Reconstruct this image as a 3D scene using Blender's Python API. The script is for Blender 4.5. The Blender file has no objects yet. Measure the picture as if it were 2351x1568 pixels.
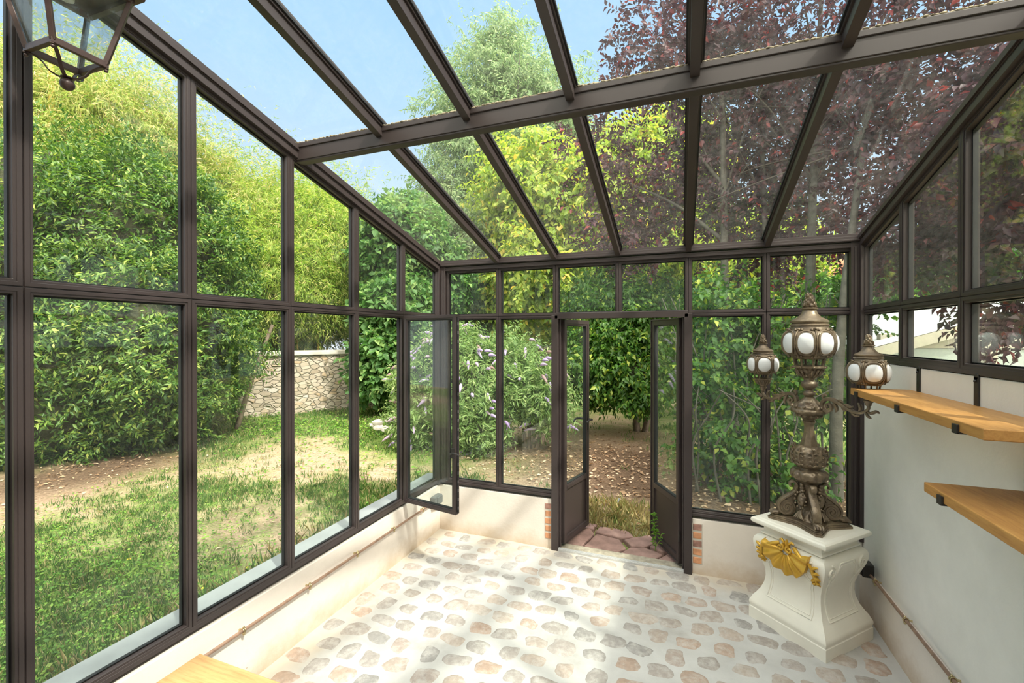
import bpy, bmesh, math, random
import numpy as np
from mathutils import Vector, Matrix
D = bpy.data
SC = bpy.context.scene
COL = SC.collection
PI = math.pi

# ------------------------------------------------------------------ camera, sky, sun, exposure
cam_d = D.cameras.new('camera'); cam = D.objects.new('camera', cam_d); COL.objects.link(cam)
CAMX, CAMH, YAW = 2.089, 1.8, 0.363
cam_d.sensor_width = 36; cam_d.lens = 1021.0 / 2351 * 36
cam_d.shift_y = -(784 - 773.4) / 2351
cam_d.clip_start = 0.05; cam_d.clip_end = 400
cam.location = (CAMX, 0, CAMH)
cam.rotation_euler = (PI/2 - 0.004, 0, YAW)
SC.camera = cam
SC.view_settings.view_transform = 'Standard'; SC.view_settings.look = 'None'
SC.view_settings.gamma = 1; SC.view_settings.use_curve_mapping = False
SC.view_settings.exposure = 0.27

SUN_DIR = Vector((0.60, -0.30, 0.78)).normalized()
world = D.worlds.new('sky'); SC.world = world; world.use_nodes = True
wn, wl = world.node_tree.nodes, world.node_tree.links
bg = wn['Background']
tc = wn.new('ShaderNodeTexCoord')
sep = wn.new('ShaderNodeSeparateXYZ'); wl.new(tc.outputs['Generated'], sep.inputs[0])
rmp = wn.new('ShaderNodeValToRGB'); wl.new(sep.outputs['Z'], rmp.inputs[0])
cr = rmp.color_ramp
cr.elements[0].position = 0.0; cr.elements[0].color = (0.84, 0.90, 0.97, 1)
cr.elements[1].position = 1.0; cr.elements[1].color = (0.32, 0.56, 0.92, 1)
e = cr.elements.new(0.18); e.color = (0.68, 0.81, 0.96, 1)
e = cr.elements.new(0.50); e.color = (0.44, 0.67, 0.95, 1)
# bright hazy sky round the sun
dt = wn.new('ShaderNodeVectorMath'); dt.operation = 'DOT_PRODUCT'
wl.new(tc.outputs['Generated'], dt.inputs[0]); dt.inputs[1].default_value = tuple(Vector((0.45, -0.62, 0.64)).normalized())
mr = wn.new('ShaderNodeMapRange'); mr.inputs[1].default_value = 0.1; mr.inputs[2].default_value = 1.0
mr.inputs[3].default_value = 0.0; mr.inputs[4].default_value = 1.0; mr.interpolation_type = 'SMOOTHSTEP'
wl.new(dt.outputs['Value'], mr.inputs[0])
mxs = wn.new('ShaderNodeMixRGB'); wl.new(mr.outputs[0], mxs.inputs[0]); wl.new(rmp.outputs[0], mxs.inputs[1])
mxs.inputs[2].default_value = (5.8, 5.3, 4.6, 1)
wl.new(mxs.outputs[0], bg.inputs[0]); bg.inputs[1].default_value = 1.0
sun_d = D.lights.new('sun', 'SUN'); sun_d.energy = 4.6; sun_d.angle = math.radians(2.2); sun_d.color = (1, 0.94, 0.84)
sun = D.objects.new('sun', sun_d); COL.objects.link(sun)
sun.rotation_euler = SUN_DIR.to_track_quat('Z', 'Y').to_euler()
sun.location = (8, -4, 12)

# ------------------------------------------------------------------ helpers
class MB:
    """collects shapes; build() links them as ONE mesh object"""
    def __init__(s): s.v = []; s.f = []; s.m = []; s.n = 0
    def add(s, V, F, mat=0):
        b = s.n; s.v.extend([tuple(p) for p in V]); s.n += len(V)
        for f in F: s.f.append(tuple(i + b for i in f)); s.m.append(mat)
        return s
    def box(s, c, size, rot=None, mat=0, taper=1.0):
        hx, hy, hz = [k/2 for k in size]; V = []
        for z in (-1, 1):
            t = taper if z > 0 else 1
            for (x, y) in ((-1, -1), (1, -1), (1, 1), (-1, 1)):
                p = Vector((x*hx*t, y*hy*t, z*hz))
                if rot is not None: p = rot @ p
                V.append(p + Vector(c))
        return s.add(V, [(3,2,1,0),(4,5,6,7),(0,1,5,4),(1,2,6,5),(2,3,7,6),(3,0,4,7)], mat)
    def bar(s, a, b, w, h, up=(0,0,1), off=0, mat=0):
        """rectangular bar from a to b; w across, h along 'up'"""
        a = Vector(a); b = Vector(b); d = (b-a).normalized(); u = Vector(up)
        sd = d.cross(u).normalized(); u = sd.cross(d).normalized()
        V = [p + sd*x*w/2 + u*(y*h/2 + off) for p in (a, b) for (x, y) in ((-1,-1),(1,-1),(1,1),(-1,1))]
        return s.add(V, [(0,1,2,3),(7,6,5,4),(0,4,5,1),(1,5,6,2),(2,6,7,3),(3,7,4,0)], mat)
    def tube(s, pts, r, n=8, mat=0, cap=True):
        pts = [Vector(p) for p in pts]
        rr = r if isinstance(r, (list, tuple)) else [r]*len(pts)
        V = []; F = []; prev = None
        for i, p in enumerate(pts):
            d = (pts[min(i+1, len(pts)-1)] - pts[max(i-1, 0)])
            d = d.normalized() if d.length > 1e-9 else Vector((0,0,1))
            if prev is None:
                prev = d.orthogonal().normalized()
            else:
                prev = (prev - d*prev.dot(d)); prev = prev.normalized() if prev.length > 1e-6 else d.orthogonal().normalized()
            q = d.cross(prev)
            for k in range(n):
                a = 2*PI*k/n
                V.append(p + (prev*math.cos(a) + q*math.sin(a))*rr[i])
        for i in range(len(pts)-1):
            for k in range(n):
                F.append((i*n+k, i*n+(k+1) % n, (i+1)*n+(k+1) % n, (i+1)*n+k))
        if cap: F.append(tuple(range(n-1, -1, -1))); F.append(tuple(range((len(pts)-1)*n, len(pts)*n)))
        return s.add(V, F, mat)
    def band(s, pts, nrm, a, b, n=10, mat=0):
        """sweep of an oval section along a planar path; a half thickness in plane, b half width along nrm"""
        pts = [Vector(p) for p in pts]; N = Vector(nrm).normalized(); V = []; F = []
        aa = a if isinstance(a, (list, tuple)) else [a]*len(pts)
        bb = b if isinstance(b, (list, tuple)) else [b]*len(pts)
        for i, p in enumerate(pts):
            d = (pts[min(i+1, len(pts)-1)] - pts[max(i-1, 0)]).normalized(); q = d.cross(N).normalized()
            for k in range(n):
                t = 2*PI*k/n; c, si = math.cos(t), math.sin(t)
                c = math.copysign(abs(c)**0.6, c); si = math.copysign(abs(si)**0.6, si)
                V.append(p + q*c*aa[i] + N*si*bb[i])
        for i in range(len(pts)-1):
            for k in range(n): F.append((i*n+k, i*n+(k+1) % n, (i+1)*n+(k+1) % n, (i+1)*n+k))
        F.append(tuple(range(n-1, -1, -1))); F.append(tuple(range((len(pts)-1)*n, len(pts)*n)))
        return s.add(V, F, mat)
    def lathe(s, prof, c=(0,0,0), n=32, mat=0, lobes=None, cap=True):
        """prof: list of (r,z) or (r,z,lobe_depth)"""
        V = []; F = []; c = Vector(c)
        for q in prof:
            r, z = q[0], q[1]; ld = q[2] if len(q) > 2 else 0
            for k in range(n):
                a = 2*PI*k/n; rk = r
                if lobes and ld: rk = r*(1 + ld*(abs(math.cos(lobes*a/2))*2-1))
                V.append(c + Vector((rk*math.cos(a), rk*math.sin(a), z)))
        for i in range(len(prof)-1):
            for k in range(n): F.append((i*n+k, i*n+(k+1) % n, (i+1)*n+(k+1) % n, (i+1)*n+k))
        if cap: F.append(tuple(range(n-1, -1, -1))); F.append(tuple(range((len(prof)-1)*n, len(prof)*n)))
        return s.add(V, F, mat)
    def ball(s, c, r, n=10, sc=(1,1,1), mat=0):
        V = []; F = []; m = max(4, n//2+1); c = Vector(c)
        V.append(c + Vector((0,0,-r*sc[2])))
        for i in range(1, m):
            t = -PI/2 + PI*i/m
            for k in range(n):
                a = 2*PI*k/n; V.append(c + Vector((r*sc[0]*math.cos(t)*math.cos(a), r*sc[1]*math.cos(t)*math.sin(a), r*sc[2]*math.sin(t))))
        V.append(c + Vector((0,0,r*sc[2]))); L = len(V)-1
        for k in range(n): F.append((0, 1+(k+1) % n, 1+k)); F.append((L, L-n+k, L-n+(k+1) % n))
        for i in range(m-2):
            for k in range(n): F.append((1+i*n+k, 1+i*n+(k+1) % n, 1+(i+1)*n+(k+1) % n, 1+(i+1)*n+k))
        return s.add(V, F, mat)
    def prism(s, poly, fr, d0, d1, mat=0):
        o, u, v, w = fr; n = len(poly)
        V = [o + u*p[0] + v*p[1] + w*d for d in (d0, d1) for p in poly]
        F = [tuple(range(n-1, -1, -1)), tuple(range(n, 2*n))] + [(i, (i+1) % n, n+(i+1) % n, n+i) for i in range(n)]
        return s.add(V, F, mat)
    def ring(s, poly, inset, fr, d0, d1, mat=0, outset=0.0):
        o, u, v, w = fr; n = len(poly)
        inn = inset_poly(poly, inset); out = inset_poly(poly, outset) if outset else poly
        V = [o + u*p[0] + v*p[1] + w*d for d in (d0, d1) for pl in (out, inn) for p in pl]
        F = []
        for i in range(n):
            j = (i+1) % n
            F += [(i, n+i, n+j, j), (2*n+i, 2*n+j, 3*n+j, 3*n+i), (i, j, 2*n+j, 2*n+i), (n+i, 3*n+i, 3*n+j, n+j)]
        return s.add(V, F, mat)
    def build(s, name, mats, parent=None, bevel=0, smooth=None, seg=2):
        me = D.meshes.new(name); me.from_pydata(s.v, [], s.f)
        if not isinstance(mats, (list, tuple)): mats = [mats]
        for m in mats: me.materials.append(m)
        if len(mats) > 1: me.polygons.foreach_set('material_index', s.m)
        bm = bmesh.new(); bm.from_mesh(me); bmesh.ops.recalc_face_normals(bm, faces=bm.faces); bm.to_mesh(me); bm.free()
        if smooth is not None:
            me.polygons.foreach_set('use_smooth', [True]*len(me.polygons))
            if smooth < 180: me.set_sharp_from_angle(angle=math.radians(smooth))
        o = D.objects.new(name, me); COL.objects.link(o)
        if parent is not None: o.parent = parent
        if bevel:
            b = o.modifiers.new('bevel', 'BEVEL'); b.width = bevel; b.segments = seg; b.limit_method = 'ANGLE'; b.angle_limit = math.radians(40)
        return o

def inset_poly(poly, d):
    n = len(poly); P = [Vector(p) for p in poly]
    area = sum(P[i].x*P[(i+1) % n].y - P[(i+1) % n].x*P[i].y for i in range(n))
    sg = 1 if area > 0 else -1; out = []
    for i in range(n):
        a, b, c = P[i-1], P[i], P[(i+1) % n]
        e1 = (b-a).normalized(); e2 = (c-b).normalized()
        n1 = Vector((-e1.y, e1.x))*sg; n2 = Vector((-e2.y, e2.x))*sg
        k = (n1+n2); k = k/max(1e-6, k.dot(n1)); out.append(b + k*d)
    return out

def tag(o, label=None, cat=None, group=None, kind=None):
    if label: o['label'] = label
    if cat: o['category'] = cat
    if group: o['group'] = group
    if kind: o['kind'] = kind
    return o
def thing(name, loc=(0,0,0), rz=0, **k):
    o = D.objects.new(name, None); o.empty_display_size = 0.1; COL.objects.link(o)
    o.location = loc; o.rotation_euler = (0, 0, rz); return tag(o, **k)
def sub(o, parent): o.parent = parent; return o

# ------------------------------------------------------------------ materials
def new_mat(name):
    m = D.materials.new(name); m.use_nodes = True; nt = m.node_tree
    return m, nt.nodes, nt.links, nt.nodes['Principled BSDF']
def noise(N, L, scale, detail=4, rough=0.55, coord='Object', vec=None):
    t = N.new('ShaderNodeTexNoise'); t.inputs['Scale'].default_value = scale
    t.inputs['Detail'].default_value = detail; t.inputs['Roughness'].default_value = rough
    if vec is None:
        c = N.new('ShaderNodeTexCoord'); L.new(c.outputs[coord], t.inputs['Vector'])
    else: L.new(vec, t.inputs['Vector'])
    return t
def ramp(N, L, src, stops):
    r = N.new('ShaderNodeValToRGB'); L.new(src, r.inputs[0]); c = r.color_ramp
    while len(c.elements) > 1: c.elements.remove(c.elements[-1])
    c.elements[0].position = stops[0][0]; c.elements[0].color = (*stops[0][1], 1)
    for p, q in stops[1:]: e = c.elements.new(p); e.color = (*q, 1)
    return r
def bump(N, L, src, strength, dist, bsdf):
    b = N.new('ShaderNodeBump'); b.inputs['Strength'].default_value = strength; b.inputs['Distance'].default_value = dist
    L.new(src, b.inputs['Height']); L.new(b.outputs[0], bsdf.inputs['Normal']); return b
def simple(name, col, rough=0.5, metal=0, var=0.0, scale=8, bmp=0, bscale=60, bdist=0.002, spec=0.5):
    m, N, L, b = new_mat(name)
    b.inputs['Roughness'].default_value = rough; b.inputs['Metallic'].default_value = metal
    b.inputs['Specular IOR Level'].default_value = spec
    if var:
        t = noise(N, L, scale)
        lo = tuple(c*(1-var) for c in col); hi = tuple(min(1, c*(1+var)) for c in col)
        r = ramp(N, L, t.outputs['Fac'], [(0.3, lo), (0.7, hi)]); L.new(r.outputs[0], b.inputs['Base Color'])
    else: b.inputs['Base Color'].default_value = (*col, 1)
    if bmp: t2 = noise(N, L, bscale, 6); bump(N, L, t2.outputs['Fac'], bmp, bdist, b)
    return m

M_frame = simple('bronze_paint', (0.044, 0.032, 0.031), 0.42, 0.0, 0.06, 3)
M_gasket = simple('black_rubber', (0.012, 0.012, 0.013), 0.6)
M_groove = simple('dark_groove', (0.018, 0.014, 0.014), 0.7)
M_alu = simple('aluminium', (0.60, 0.60, 0.60), 0.4, 0.5, 0.1, 30)
M_brass = simple('brass', (0.55, 0.45, 0.26), 0.3, 0.9, 0.1, 60)
M_copper = simple('aged_pipe', (0.33, 0.21, 0.15), 0.45, 0.35, 0.3, 25)
M_iron = simple('lantern_iron', (0.075, 0.045, 0.040), 0.38, 0.2, 0.25, 30, 0.2, 80, 0.001)
M_black = simple('black_steel', (0.03, 0.027, 0.026), 0.45, 0.2, 0.2, 30)
M_boxgrey = simple('grey_plastic', (0.11, 0.12, 0.125), 0.5)
M_ceramic = simple('lamp_holder', (0.75, 0.72, 0.66), 0.4)

def mat_glass(name, tint=(0.93, 0.97, 0.95), dirt=0.0, base=0.035, dcol=(0.62, 0.62, 0.58), drops=0.0, dscale=1.6):
    m, N, L, b = new_mat(name); N.remove(b); out = N['Material Output']
    tr = N.new('ShaderNodeBsdfTransparent'); tr.inputs[0].default_value = (*tint, 1)
    gl = N.new('ShaderNodeBsdfGlossy'); gl.inputs['Roughness'].default_value = 0.0; gl.inputs['Color'].default_value = (0.95, 1, 0.98, 1)
    lw = N.new('ShaderNodeLayerWeight'); lw.inputs[0].default_value = 0.5
    p = N.new('ShaderNodeMath'); p.operation = 'POWER'; L.new(lw.outputs['Facing'], p.inputs[0]); p.inputs[1].default_value = 5
    q = N.new('ShaderNodeMath'); q.operation = 'MULTIPLY_ADD'; L.new(p.outputs[0], q.inputs[0]); q.inputs[1].default_value = 0.8; q.inputs[2].default_value = base
    mx = N.new('ShaderNodeMixShader'); L.new(q.outputs[0], mx.inputs[0]); L.new(tr.outputs[0], mx.inputs[1]); L.new(gl.outputs[0], mx.inputs[2])
    last = mx
    if dirt:
        n1 = noise(N, L, dscale, 8, 0.7); n2 = noise(N, L, 45, 4, 0.6)
        mu = N.new('ShaderNodeMath'); mu.operation = 'MULTIPLY'; L.new(n1.outputs['Fac'], mu.inputs[0]); L.new(n2.outputs['Fac'], mu.inputs[1])
        mrr = N.new('ShaderNodeMapRange'); L.new(mu.outputs[0], mrr.inputs[0])
        mrr.inputs[1].default_value = 0.10; mrr.inputs[2].default_value = 0.45; mrr.inputs[3].default_value = 0.0; mrr.inputs[4].default_value = dirt
        df = N.new('ShaderNodeBsdfDiffuse'); df.inputs[0].default_value = (*dcol, 1)
        tl = N.new('ShaderNodeBsdfTranslucent'); tl.inputs[0].default_value = (*dcol, 1)
        m2 = N.new('ShaderNodeMixShader'); m2.inputs[0].default_value = 0.5; L.new(df.outputs[0], m2.inputs[1]); L.new(tl.outputs[0], m2.inputs[2])
        m3 = N.new('ShaderNodeMixShader'); L.new(mrr.outputs[0], m3.inputs[0]); L.new(mx.outputs[0], m3.inputs[1]); L.new(m2.outputs[0], m3.inputs[2])
        last = m3
    L.new(last.outputs[0], out.inputs['Surface']); return m
M_glass = mat_glass('window_glass', dirt=0.05)
M_glass_left = mat_glass('window_glass_lightly_soiled', tint=(0.97, 0.985, 0.975), dirt=0.03, base=0.02)
M_glass_roof = mat_glass('roof_glass', tint=(0.95, 0.98, 0.97), dirt=0.055, base=0.012, dscale=5.0)
M_glass_lamp = mat_glass('lantern_glass', tint=(0.93, 0.96, 0.96), dirt=0.12, base=0.05, dscale=9)

def mat_plaster(name, col, stain=0.0):
    m, N, L, b = new_mat(name); b.inputs['Roughness'].default_value = 0.85; b.inputs['Specular IOR Level'].default_value = 0.2
    t = noise(N, L, 3.0, 8, 0.65); lo = tuple(c*0.90 for c in col)
    r = ramp(N, L, t.outputs['Fac'], [(0.30, lo), (0.65, col)])
    last = r.outputs[0]
    if stain:
        c = N.new('ShaderNodeTexCoord'); s = N.new('ShaderNodeSeparateXYZ'); L.new(c.outputs['Object'], s.inputs[0])
        n2 = noise(N, L, 5.5, 8, 0.7)
        ad = N.new('ShaderNodeMath'); ad.operation = 'MULTIPLY_ADD'; L.new(n2.outputs['Fac'], ad.inputs[0]); ad.inputs[1].default_value = 0.30; ad.inputs[2].default_value = -0.05
        sb = N.new('ShaderNodeMath'); sb.operation = 'SUBTRACT'; L.new(ad.outputs[0], sb.inputs[0]); L.new(s.outputs['Z'], sb.inputs[1])
        mp = N.new('ShaderNodeMapRange'); L.new(sb.outputs[0], mp.inputs[0]); mp.inputs[1].default_value = -0.05; mp.inputs[2].default_value = 0.12; mp.inputs[3].default_value = 0; mp.inputs[4].default_value = stain
        mx = N.new('ShaderNodeMixRGB'); L.new(mp.outputs[0], mx.inputs[0]); L.new(last, mx.inputs[1]); mx.inputs[2].default_value = (0.52, 0.38, 0.24, 1); last = mx.outputs[0]
    # small chips
    v = N.new('ShaderNodeTexVoronoi'); v.inputs['Scale'].default_value = 5; c2 = N.new('ShaderNodeTexCoord'); L.new(c2.outputs['Object'], v.inputs['Vector'])
    lt = N.new('ShaderNodeMath'); lt.operation = 'LESS_THAN'; L.new(v.outputs['Distance'], lt.inputs[0]); lt.inputs[1].default_value = 0.022
    mx2 = N.new('ShaderNodeMixRGB'); L.new(lt.outputs[0], mx2.inputs[0]); L.new(last, mx2.inputs[1]); mx2.inputs[2].default_value = (0.42, 0.33, 0.25, 1)
    L.new(mx2.outputs[0], b.inputs['Base Color'])
    t3 = noise(N, L, 55, 6, 0.6); bump(N, L, t3.outputs['Fac'], 0.25, 0.004, b)
    return m
M_plaster = mat_plaster('pink_cream_plaster', (0.80, 0.72, 0.65), 0.75)
M_plaster_w = mat_plaster('white_plaster', (0.86, 0.83, 0.77))
M_sill = simple('grey_sill_stone', (0.34, 0.36, 0.36), 0.6, 0, 0.10, 6, 0.1, 60)

def mat_wood(name, c1, c2, axis='Y', rough=0.45):
    m, N, L, b = new_mat(name); b.inputs['Roughness'].default_value = rough
    tcn = N.new('ShaderNodeTexCoord'); mp = N.new('ShaderNodeMapping'); L.new(tcn.outputs['Object'], mp.inputs['Vector'])
    mp.inputs['Scale'].default_value = (14, 1.2, 14) if axis == 'Y' else (1.2, 14, 14)
    n = noise(N, L, 2.2, 8, 0.65, vec=mp.outputs[0])
    mp2 = N.new('ShaderNodeMapping'); L.new(tcn.outputs['Object'], mp2.inputs['Vector'])
    mp2.inputs['Scale'].default_value = (60, 6, 60) if axis == 'Y' else (6, 60, 60)
    n2 = noise(N, L, 2.0, 4, 0.6, vec=mp2.outputs[0])
    # glued staves with their own tone
    sp = N.new('ShaderNodeSeparateXYZ'); L.new(tcn.outputs['Object'], sp.inputs[0])
    ml = N.new('ShaderNodeMath'); ml.operation = 'MULTIPLY'; L.new(sp.outputs['X' if axis == 'Y' else 'Y'], ml.inputs[0]); ml.inputs[1].default_value = 11
    fl = N.new('ShaderNodeMath'); fl.operation = 'FLOOR'; L.new(ml.outputs[0], fl.inputs[0])
    wn_ = N.new('ShaderNodeTexWhiteNoise'); wn_.noise_dimensions = '1D'; L.new(fl.outputs[0], wn_.inputs['W'])
    r = ramp(N, L, n.outputs['Fac'], [(0.25, c1), (0.75, c2)])
    h = N.new('ShaderNodeHueSaturation'); L.new(r.outputs[0], h.inputs['Color'])
    vv = N.new('ShaderNodeMapRange'); L.new(wn_.outputs['Value'], vv.inputs[0]); vv.inputs[3].default_value = 0.82; vv.inputs[4].default_value = 1.12; L.new(vv.outputs[0], h.inputs['Value'])
    m2 = N.new('ShaderNodeMixRGB'); m2.blend_type = 'MULTIPLY'; m2.inputs[0].default_value = 0.35; L.new(h.outputs[0], m2.inputs[1])
    r2 = ramp(N, L, n2.outputs['Fac'], [(0.35, (0.55, 0.42, 0.30)), (0.55, (1, 1, 1))]); L.new(r2.outputs[0], m2.inputs[2])
    L.new(m2.outputs[0], b.inputs['Base Color']); bump(N, L, n2.outputs['Fac'], 0.1, 0.001, b)
    return m
M_oak = mat_wood('honey_oak', (0.50, 0.235, 0.065), (0.68, 0.36, 0.11))
M_oak_t = mat_wood('pale_oak', (0.56, 0.31, 0.12), (0.72, 0.45, 0.20), 'X')

def mat_leaf(name, stops, trans=0.45, rough=0.5, tcol=None):
    m, N, L, b = new_mat(name); out = N['Material Output']
    g = N.new('ShaderNodeNewGeometry'); r = ramp(N, L, g.outputs['Random Per Island'], stops)
    L.new(r.outputs[0], b.inputs['Base Color']); b.inputs['Roughness'].default_value = rough; b.inputs['Specular IOR Level'].default_value = 0.35
    t = N.new('ShaderNodeBsdfTranslucent')
    hs = N.new('ShaderNodeHueSaturation'); L.new(r.outputs[0], hs.inputs['Color']); hs.inputs['Saturation'].default_value = 1.15; hs.inputs['Value'].default_value = 1.5
    if tcol: t.inputs[0].default_value = (*tcol, 1)
    else: L.new(hs.outputs[0], t.inputs[0])
    mx = N.new('ShaderNodeMixShader'); mx.inputs[0].default_value = trans; L.new(b.outputs[0], mx.inputs[1]); L.new(t.outputs[0], mx.inputs[2])
    L.new(mx.outputs[0], out.inputs['Surface']); return m
M_laurel = mat_leaf('laurel_leaf', [(0, (0.035,0.095,0.02)), (0.5, (0.085,0.175,0.035)), (0.85, (0.18,0.29,0.05)), (1, (0.40,0.46,0.12))], 0.30, 0.38)
M_bamboo = mat_leaf('bamboo_leaf', [(0, (0.16,0.27,0.05)), (0.5, (0.30,0.42,0.08)), (0.85, (0.46,0.52,0.14)), (1, (0.66,0.58,0.26))], 0.5)
M_bamboo_y = mat_leaf('yellow_bamboo_leaf', [(0, (0.20,0.30,0.07)), (0.5, (0.36,0.43,0.13)), (0.85, (0.54,0.52,0.22)), (1, (0.72,0.56,0.34))], 0.5)
M_fig = mat_leaf('fig_leaf', [(0, (0.05,0.125,0.035)), (0.6, (0.10,0.22,0.06)), (1, (0.24,0.36,0.11))], 0.35)
M_budd = mat_leaf('buddleia_leaf', [(0, (0.13,0.22,0.07)), (0.6, (0.24,0.36,0.12)), (1, (0.42,0.50,0.22))], 0.4)
M_ash = mat_leaf('ash_leaf', [(0, (0.15,0.23,0.11)), (0.6, (0.25,0.34,0.17)), (1, (0.38,0.44,0.24))], 0.5)
M_maple = mat_leaf('maple_leaf', [(0, (0.18,0.28,0.05)), (0.5, (0.33,0.43,0.08)), (0.88, (0.50,0.54,0.12)), (1, (0.66,0.46,0.10))], 0.5)
M_shrub = mat_leaf('dark_shrub_leaf', [(0, (0.03,0.09,0.015)), (0.5, (0.07,0.17,0.03)), (0.85, (0.14,0.27,0.05)), (1, (0.40,0.48,0.08))], 0.4, 0.35)
M_vine = mat_leaf('vine_leaf', [(0, (0.03,0.09,0.02)), (0.5, (0.07,0.17,0.03)), (0.85, (0.12,0.24,0.035)), (1, (0.42,0.45,0.07))], 0.35)
M_plum = mat_leaf('plum_leaf', [(0, (0.036,0.018,0.026)), (0.5, (0.075,0.033,0.045)), (0.9, (0.12,0.045,0.052)), (1, (0.30,0.045,0.045))], 0.28, 0.42)
M_flower = mat_leaf('lilac_flower', [(0, (0.42,0.30,0.55)), (0.7, (0.62,0.50,0.74)), (1, (0.34,0.22,0.18))], 0.3)
M_grass = mat_leaf('grass_blade', [(0, (0.06,0.15,0.035)), (0.5, (0.13,0.25,0.06)), (0.75, (0.22,0.33,0.09)), (0.9, (0.50,0.43,0.22)), (1, (0.68,0.55,0.34))], 0.28)
M_clover = mat_leaf('weed_leaf', [(0, (0.08,0.20,0.03)), (0.6, (0.18,0.36,0.05)), (1, (0.34,0.46,0.10))], 0.35)
M_litter = mat_leaf('dead_leaf', [(0, (0.20,0.11,0.06)), (0.5, (0.42,0.28,0.16)), (1, (0.68,0.54,0.38))], 0.15, 0.7)
M_bark = simple('bark', (0.20, 0.155, 0.115), 0.85, 0, 0.35, 12, 0.6, 30, 0.02)
M_bark_d = simple('dark_bark', (0.085, 0.068, 0.055), 0.85, 0, 0.3, 12, 0.5, 30, 0.01)
M_bark_g = simple('greenish_bark', (0.095, 0.088, 0.070), 0.8, 0, 0.35, 8, 0.5, 30, 0.02)
M_culm = simple('bamboo_culm', (0.72, 0.50, 0.12), 0.45, 0, 0.25, 5)
M_inner_shade = simple('painted_inner_shade', (0.045, 0.05, 0.022), 0.9, 0, 0.4, 6, 1.0, 12, 0.06)  # dark fill colour: the shade inside the crowns is painted in

# ------------------------------------------------------------------ room data
W, T = 3.22, 3.615
ZT, ZS, ZE, SL, ZR = 1.964, 0.459, 2.389, 0.265, 1.652
LY = [T-0.575-0.554*k for k in range(0, 9)]           # posts of the left wall from the far corner towards the camera
RY = [T-0.565*k for k in range(1, 9)]
FX = [0.069+0.518*k for k in range(7)]
YB = LY[-1]                                          # back of the room
RY = [y for y in RY if y > YB+0.2] + [YB]
def roof(y, off=0.0): return ZE + (T-y)*SL + off
F_left = (Vector((0,0,0)), Vector((0,1,0)), Vector((0,0,1)), Vector((1,0,0)))
F_right = (Vector((W,0,0)), Vector((0,1,0)), Vector((0,0,1)), Vector((-1,0,0)))
F_far = (Vector((0,T,0)), Vector((1,0,0)), Vector((0,0,1)), Vector((0,-1,0)))

# ---- walls
m = MB(); m.box(((-0.215+0.008)/2, (YB+T+0.16)/2, ZS/2-0.02), (0.223, T+0.16-YB, ZS-0.04+0.004)); 
wl_ = m.build('wall_left', M_plaster, bevel=0.004); tag(wl_, 'low pinkish cream rendered wall under the left glazing', 'wall', kind='structure')
m = MB(); m.box(((0.008+FX[2]-0.03)/2, T+0.075, ZS/2-0.02), (FX[2]-0.03-0.008, 0.17, ZS-0.036))
wf = m.build('wall_far', M_plaster, bevel=0.004); tag(wf, 'low rendered wall left of the open garden doors', 'wall', kind='structure')
m = MB(); m.box(((W+FX[4]+0.03)/2, T+0.075, ZS/2-0.02), (W-FX[4]-0.03, 0.17, ZS-0.036))
wf2 = m.build('wall_far_right', M_plaster, bevel=0.004); tag(wf2, 'low rendered wall right of the garden doors, behind the pedestal', 'wall', kind='structure')
m = MB(); m.box((W+0.12, (YB+T+0.16)/2, ZR/2-0.02), (0.24, T+0.16-YB, ZR))
wr = m.build('wall_right', M_plaster_w, bevel=0.004); tag(wr, 'tall white plaster wall carrying the oak shelves', 'wall', kind='structure')
# base course, slightly proud
m = MB(); m.box((W-0.008, (YB+T)/2, 0.15), (0.016, T-YB, 0.30))
o = m.build('baseboard_right', M_plaster, bevel=0.006); tag(o, 'beige rendered base course along the foot of the right wall', 'baseboard', kind='structure')
# outside ledge
m = MB(); m.box((-0.150, (YB+T+0.2)/2, ZS-0.028), (0.19, T+0.2-YB, 0.018)); m.box((-0.235, (YB+T+0.2)/2, ZS-0.036), (0.022, T+0.2-YB, 0.03))
o = m.build('trim_1', M_sill, bevel=0.002); tag(o, 'pale grey outside sill running below the left glazing', 'sill', kind='structure')
m = MB(); m.box((W/2, T+0.13, ZS-0.024), (0.01, 0.08, 0.01))
for a, b in ((0, FX[2]-0.04), (FX[4]+0.04, W)): m.box(((a+b)/2, T+0.115, ZS-0.026), (b-a, 0.12, 0.018))
o = m.build('trim_2', M_sill, bevel=0.002); tag(o, 'pale grey outside sill below the far glazing', 'sill', kind='structure')

# brick quoins beside the doors (set into the plaster)
M_brick = simple('orange_brick', (0.62, 0.29, 0.15), 0.8, 0, 0.25, 14, 0.5, 60, 0.004)
M_brick_d = simple('dark_brick', (0.36, 0.19, 0.15), 0.8, 0, 0.45, 20, 0.5, 60, 0.004)
M_mortar = simple('pale_mortar', (0.58, 0.52, 0.45), 0.9, 0, 0.1, 20, 0.5, 80, 0.004)
for side, (x0, x1, par) in enumerate(((1.020, FX[2]-0.033, wf), (FX[4]+0.033, 2.238, wf2))):
    m = MB(); m.box(((x0+x1)/2, T-0.0095, 0.235), (x1-x0+0.01, 0.004, 0.305)); sub(m.build('brick_joints', M_mortar), par)
    for k in range(5):
        m = MB(); w2 = (x1-x0)*random.Random(k+side*7).uniform(0.9, 1.0)
        m.box(((x0+x1)/2, T-0.0115, 0.36-k*0.062), (w2, 0.006, 0.046))
        sub(m.build('brick', M_brick_d if (k == 0 and side == 0) or (k in (0, 2) and side == 1) else M_brick, bevel=0.004), par)

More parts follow.
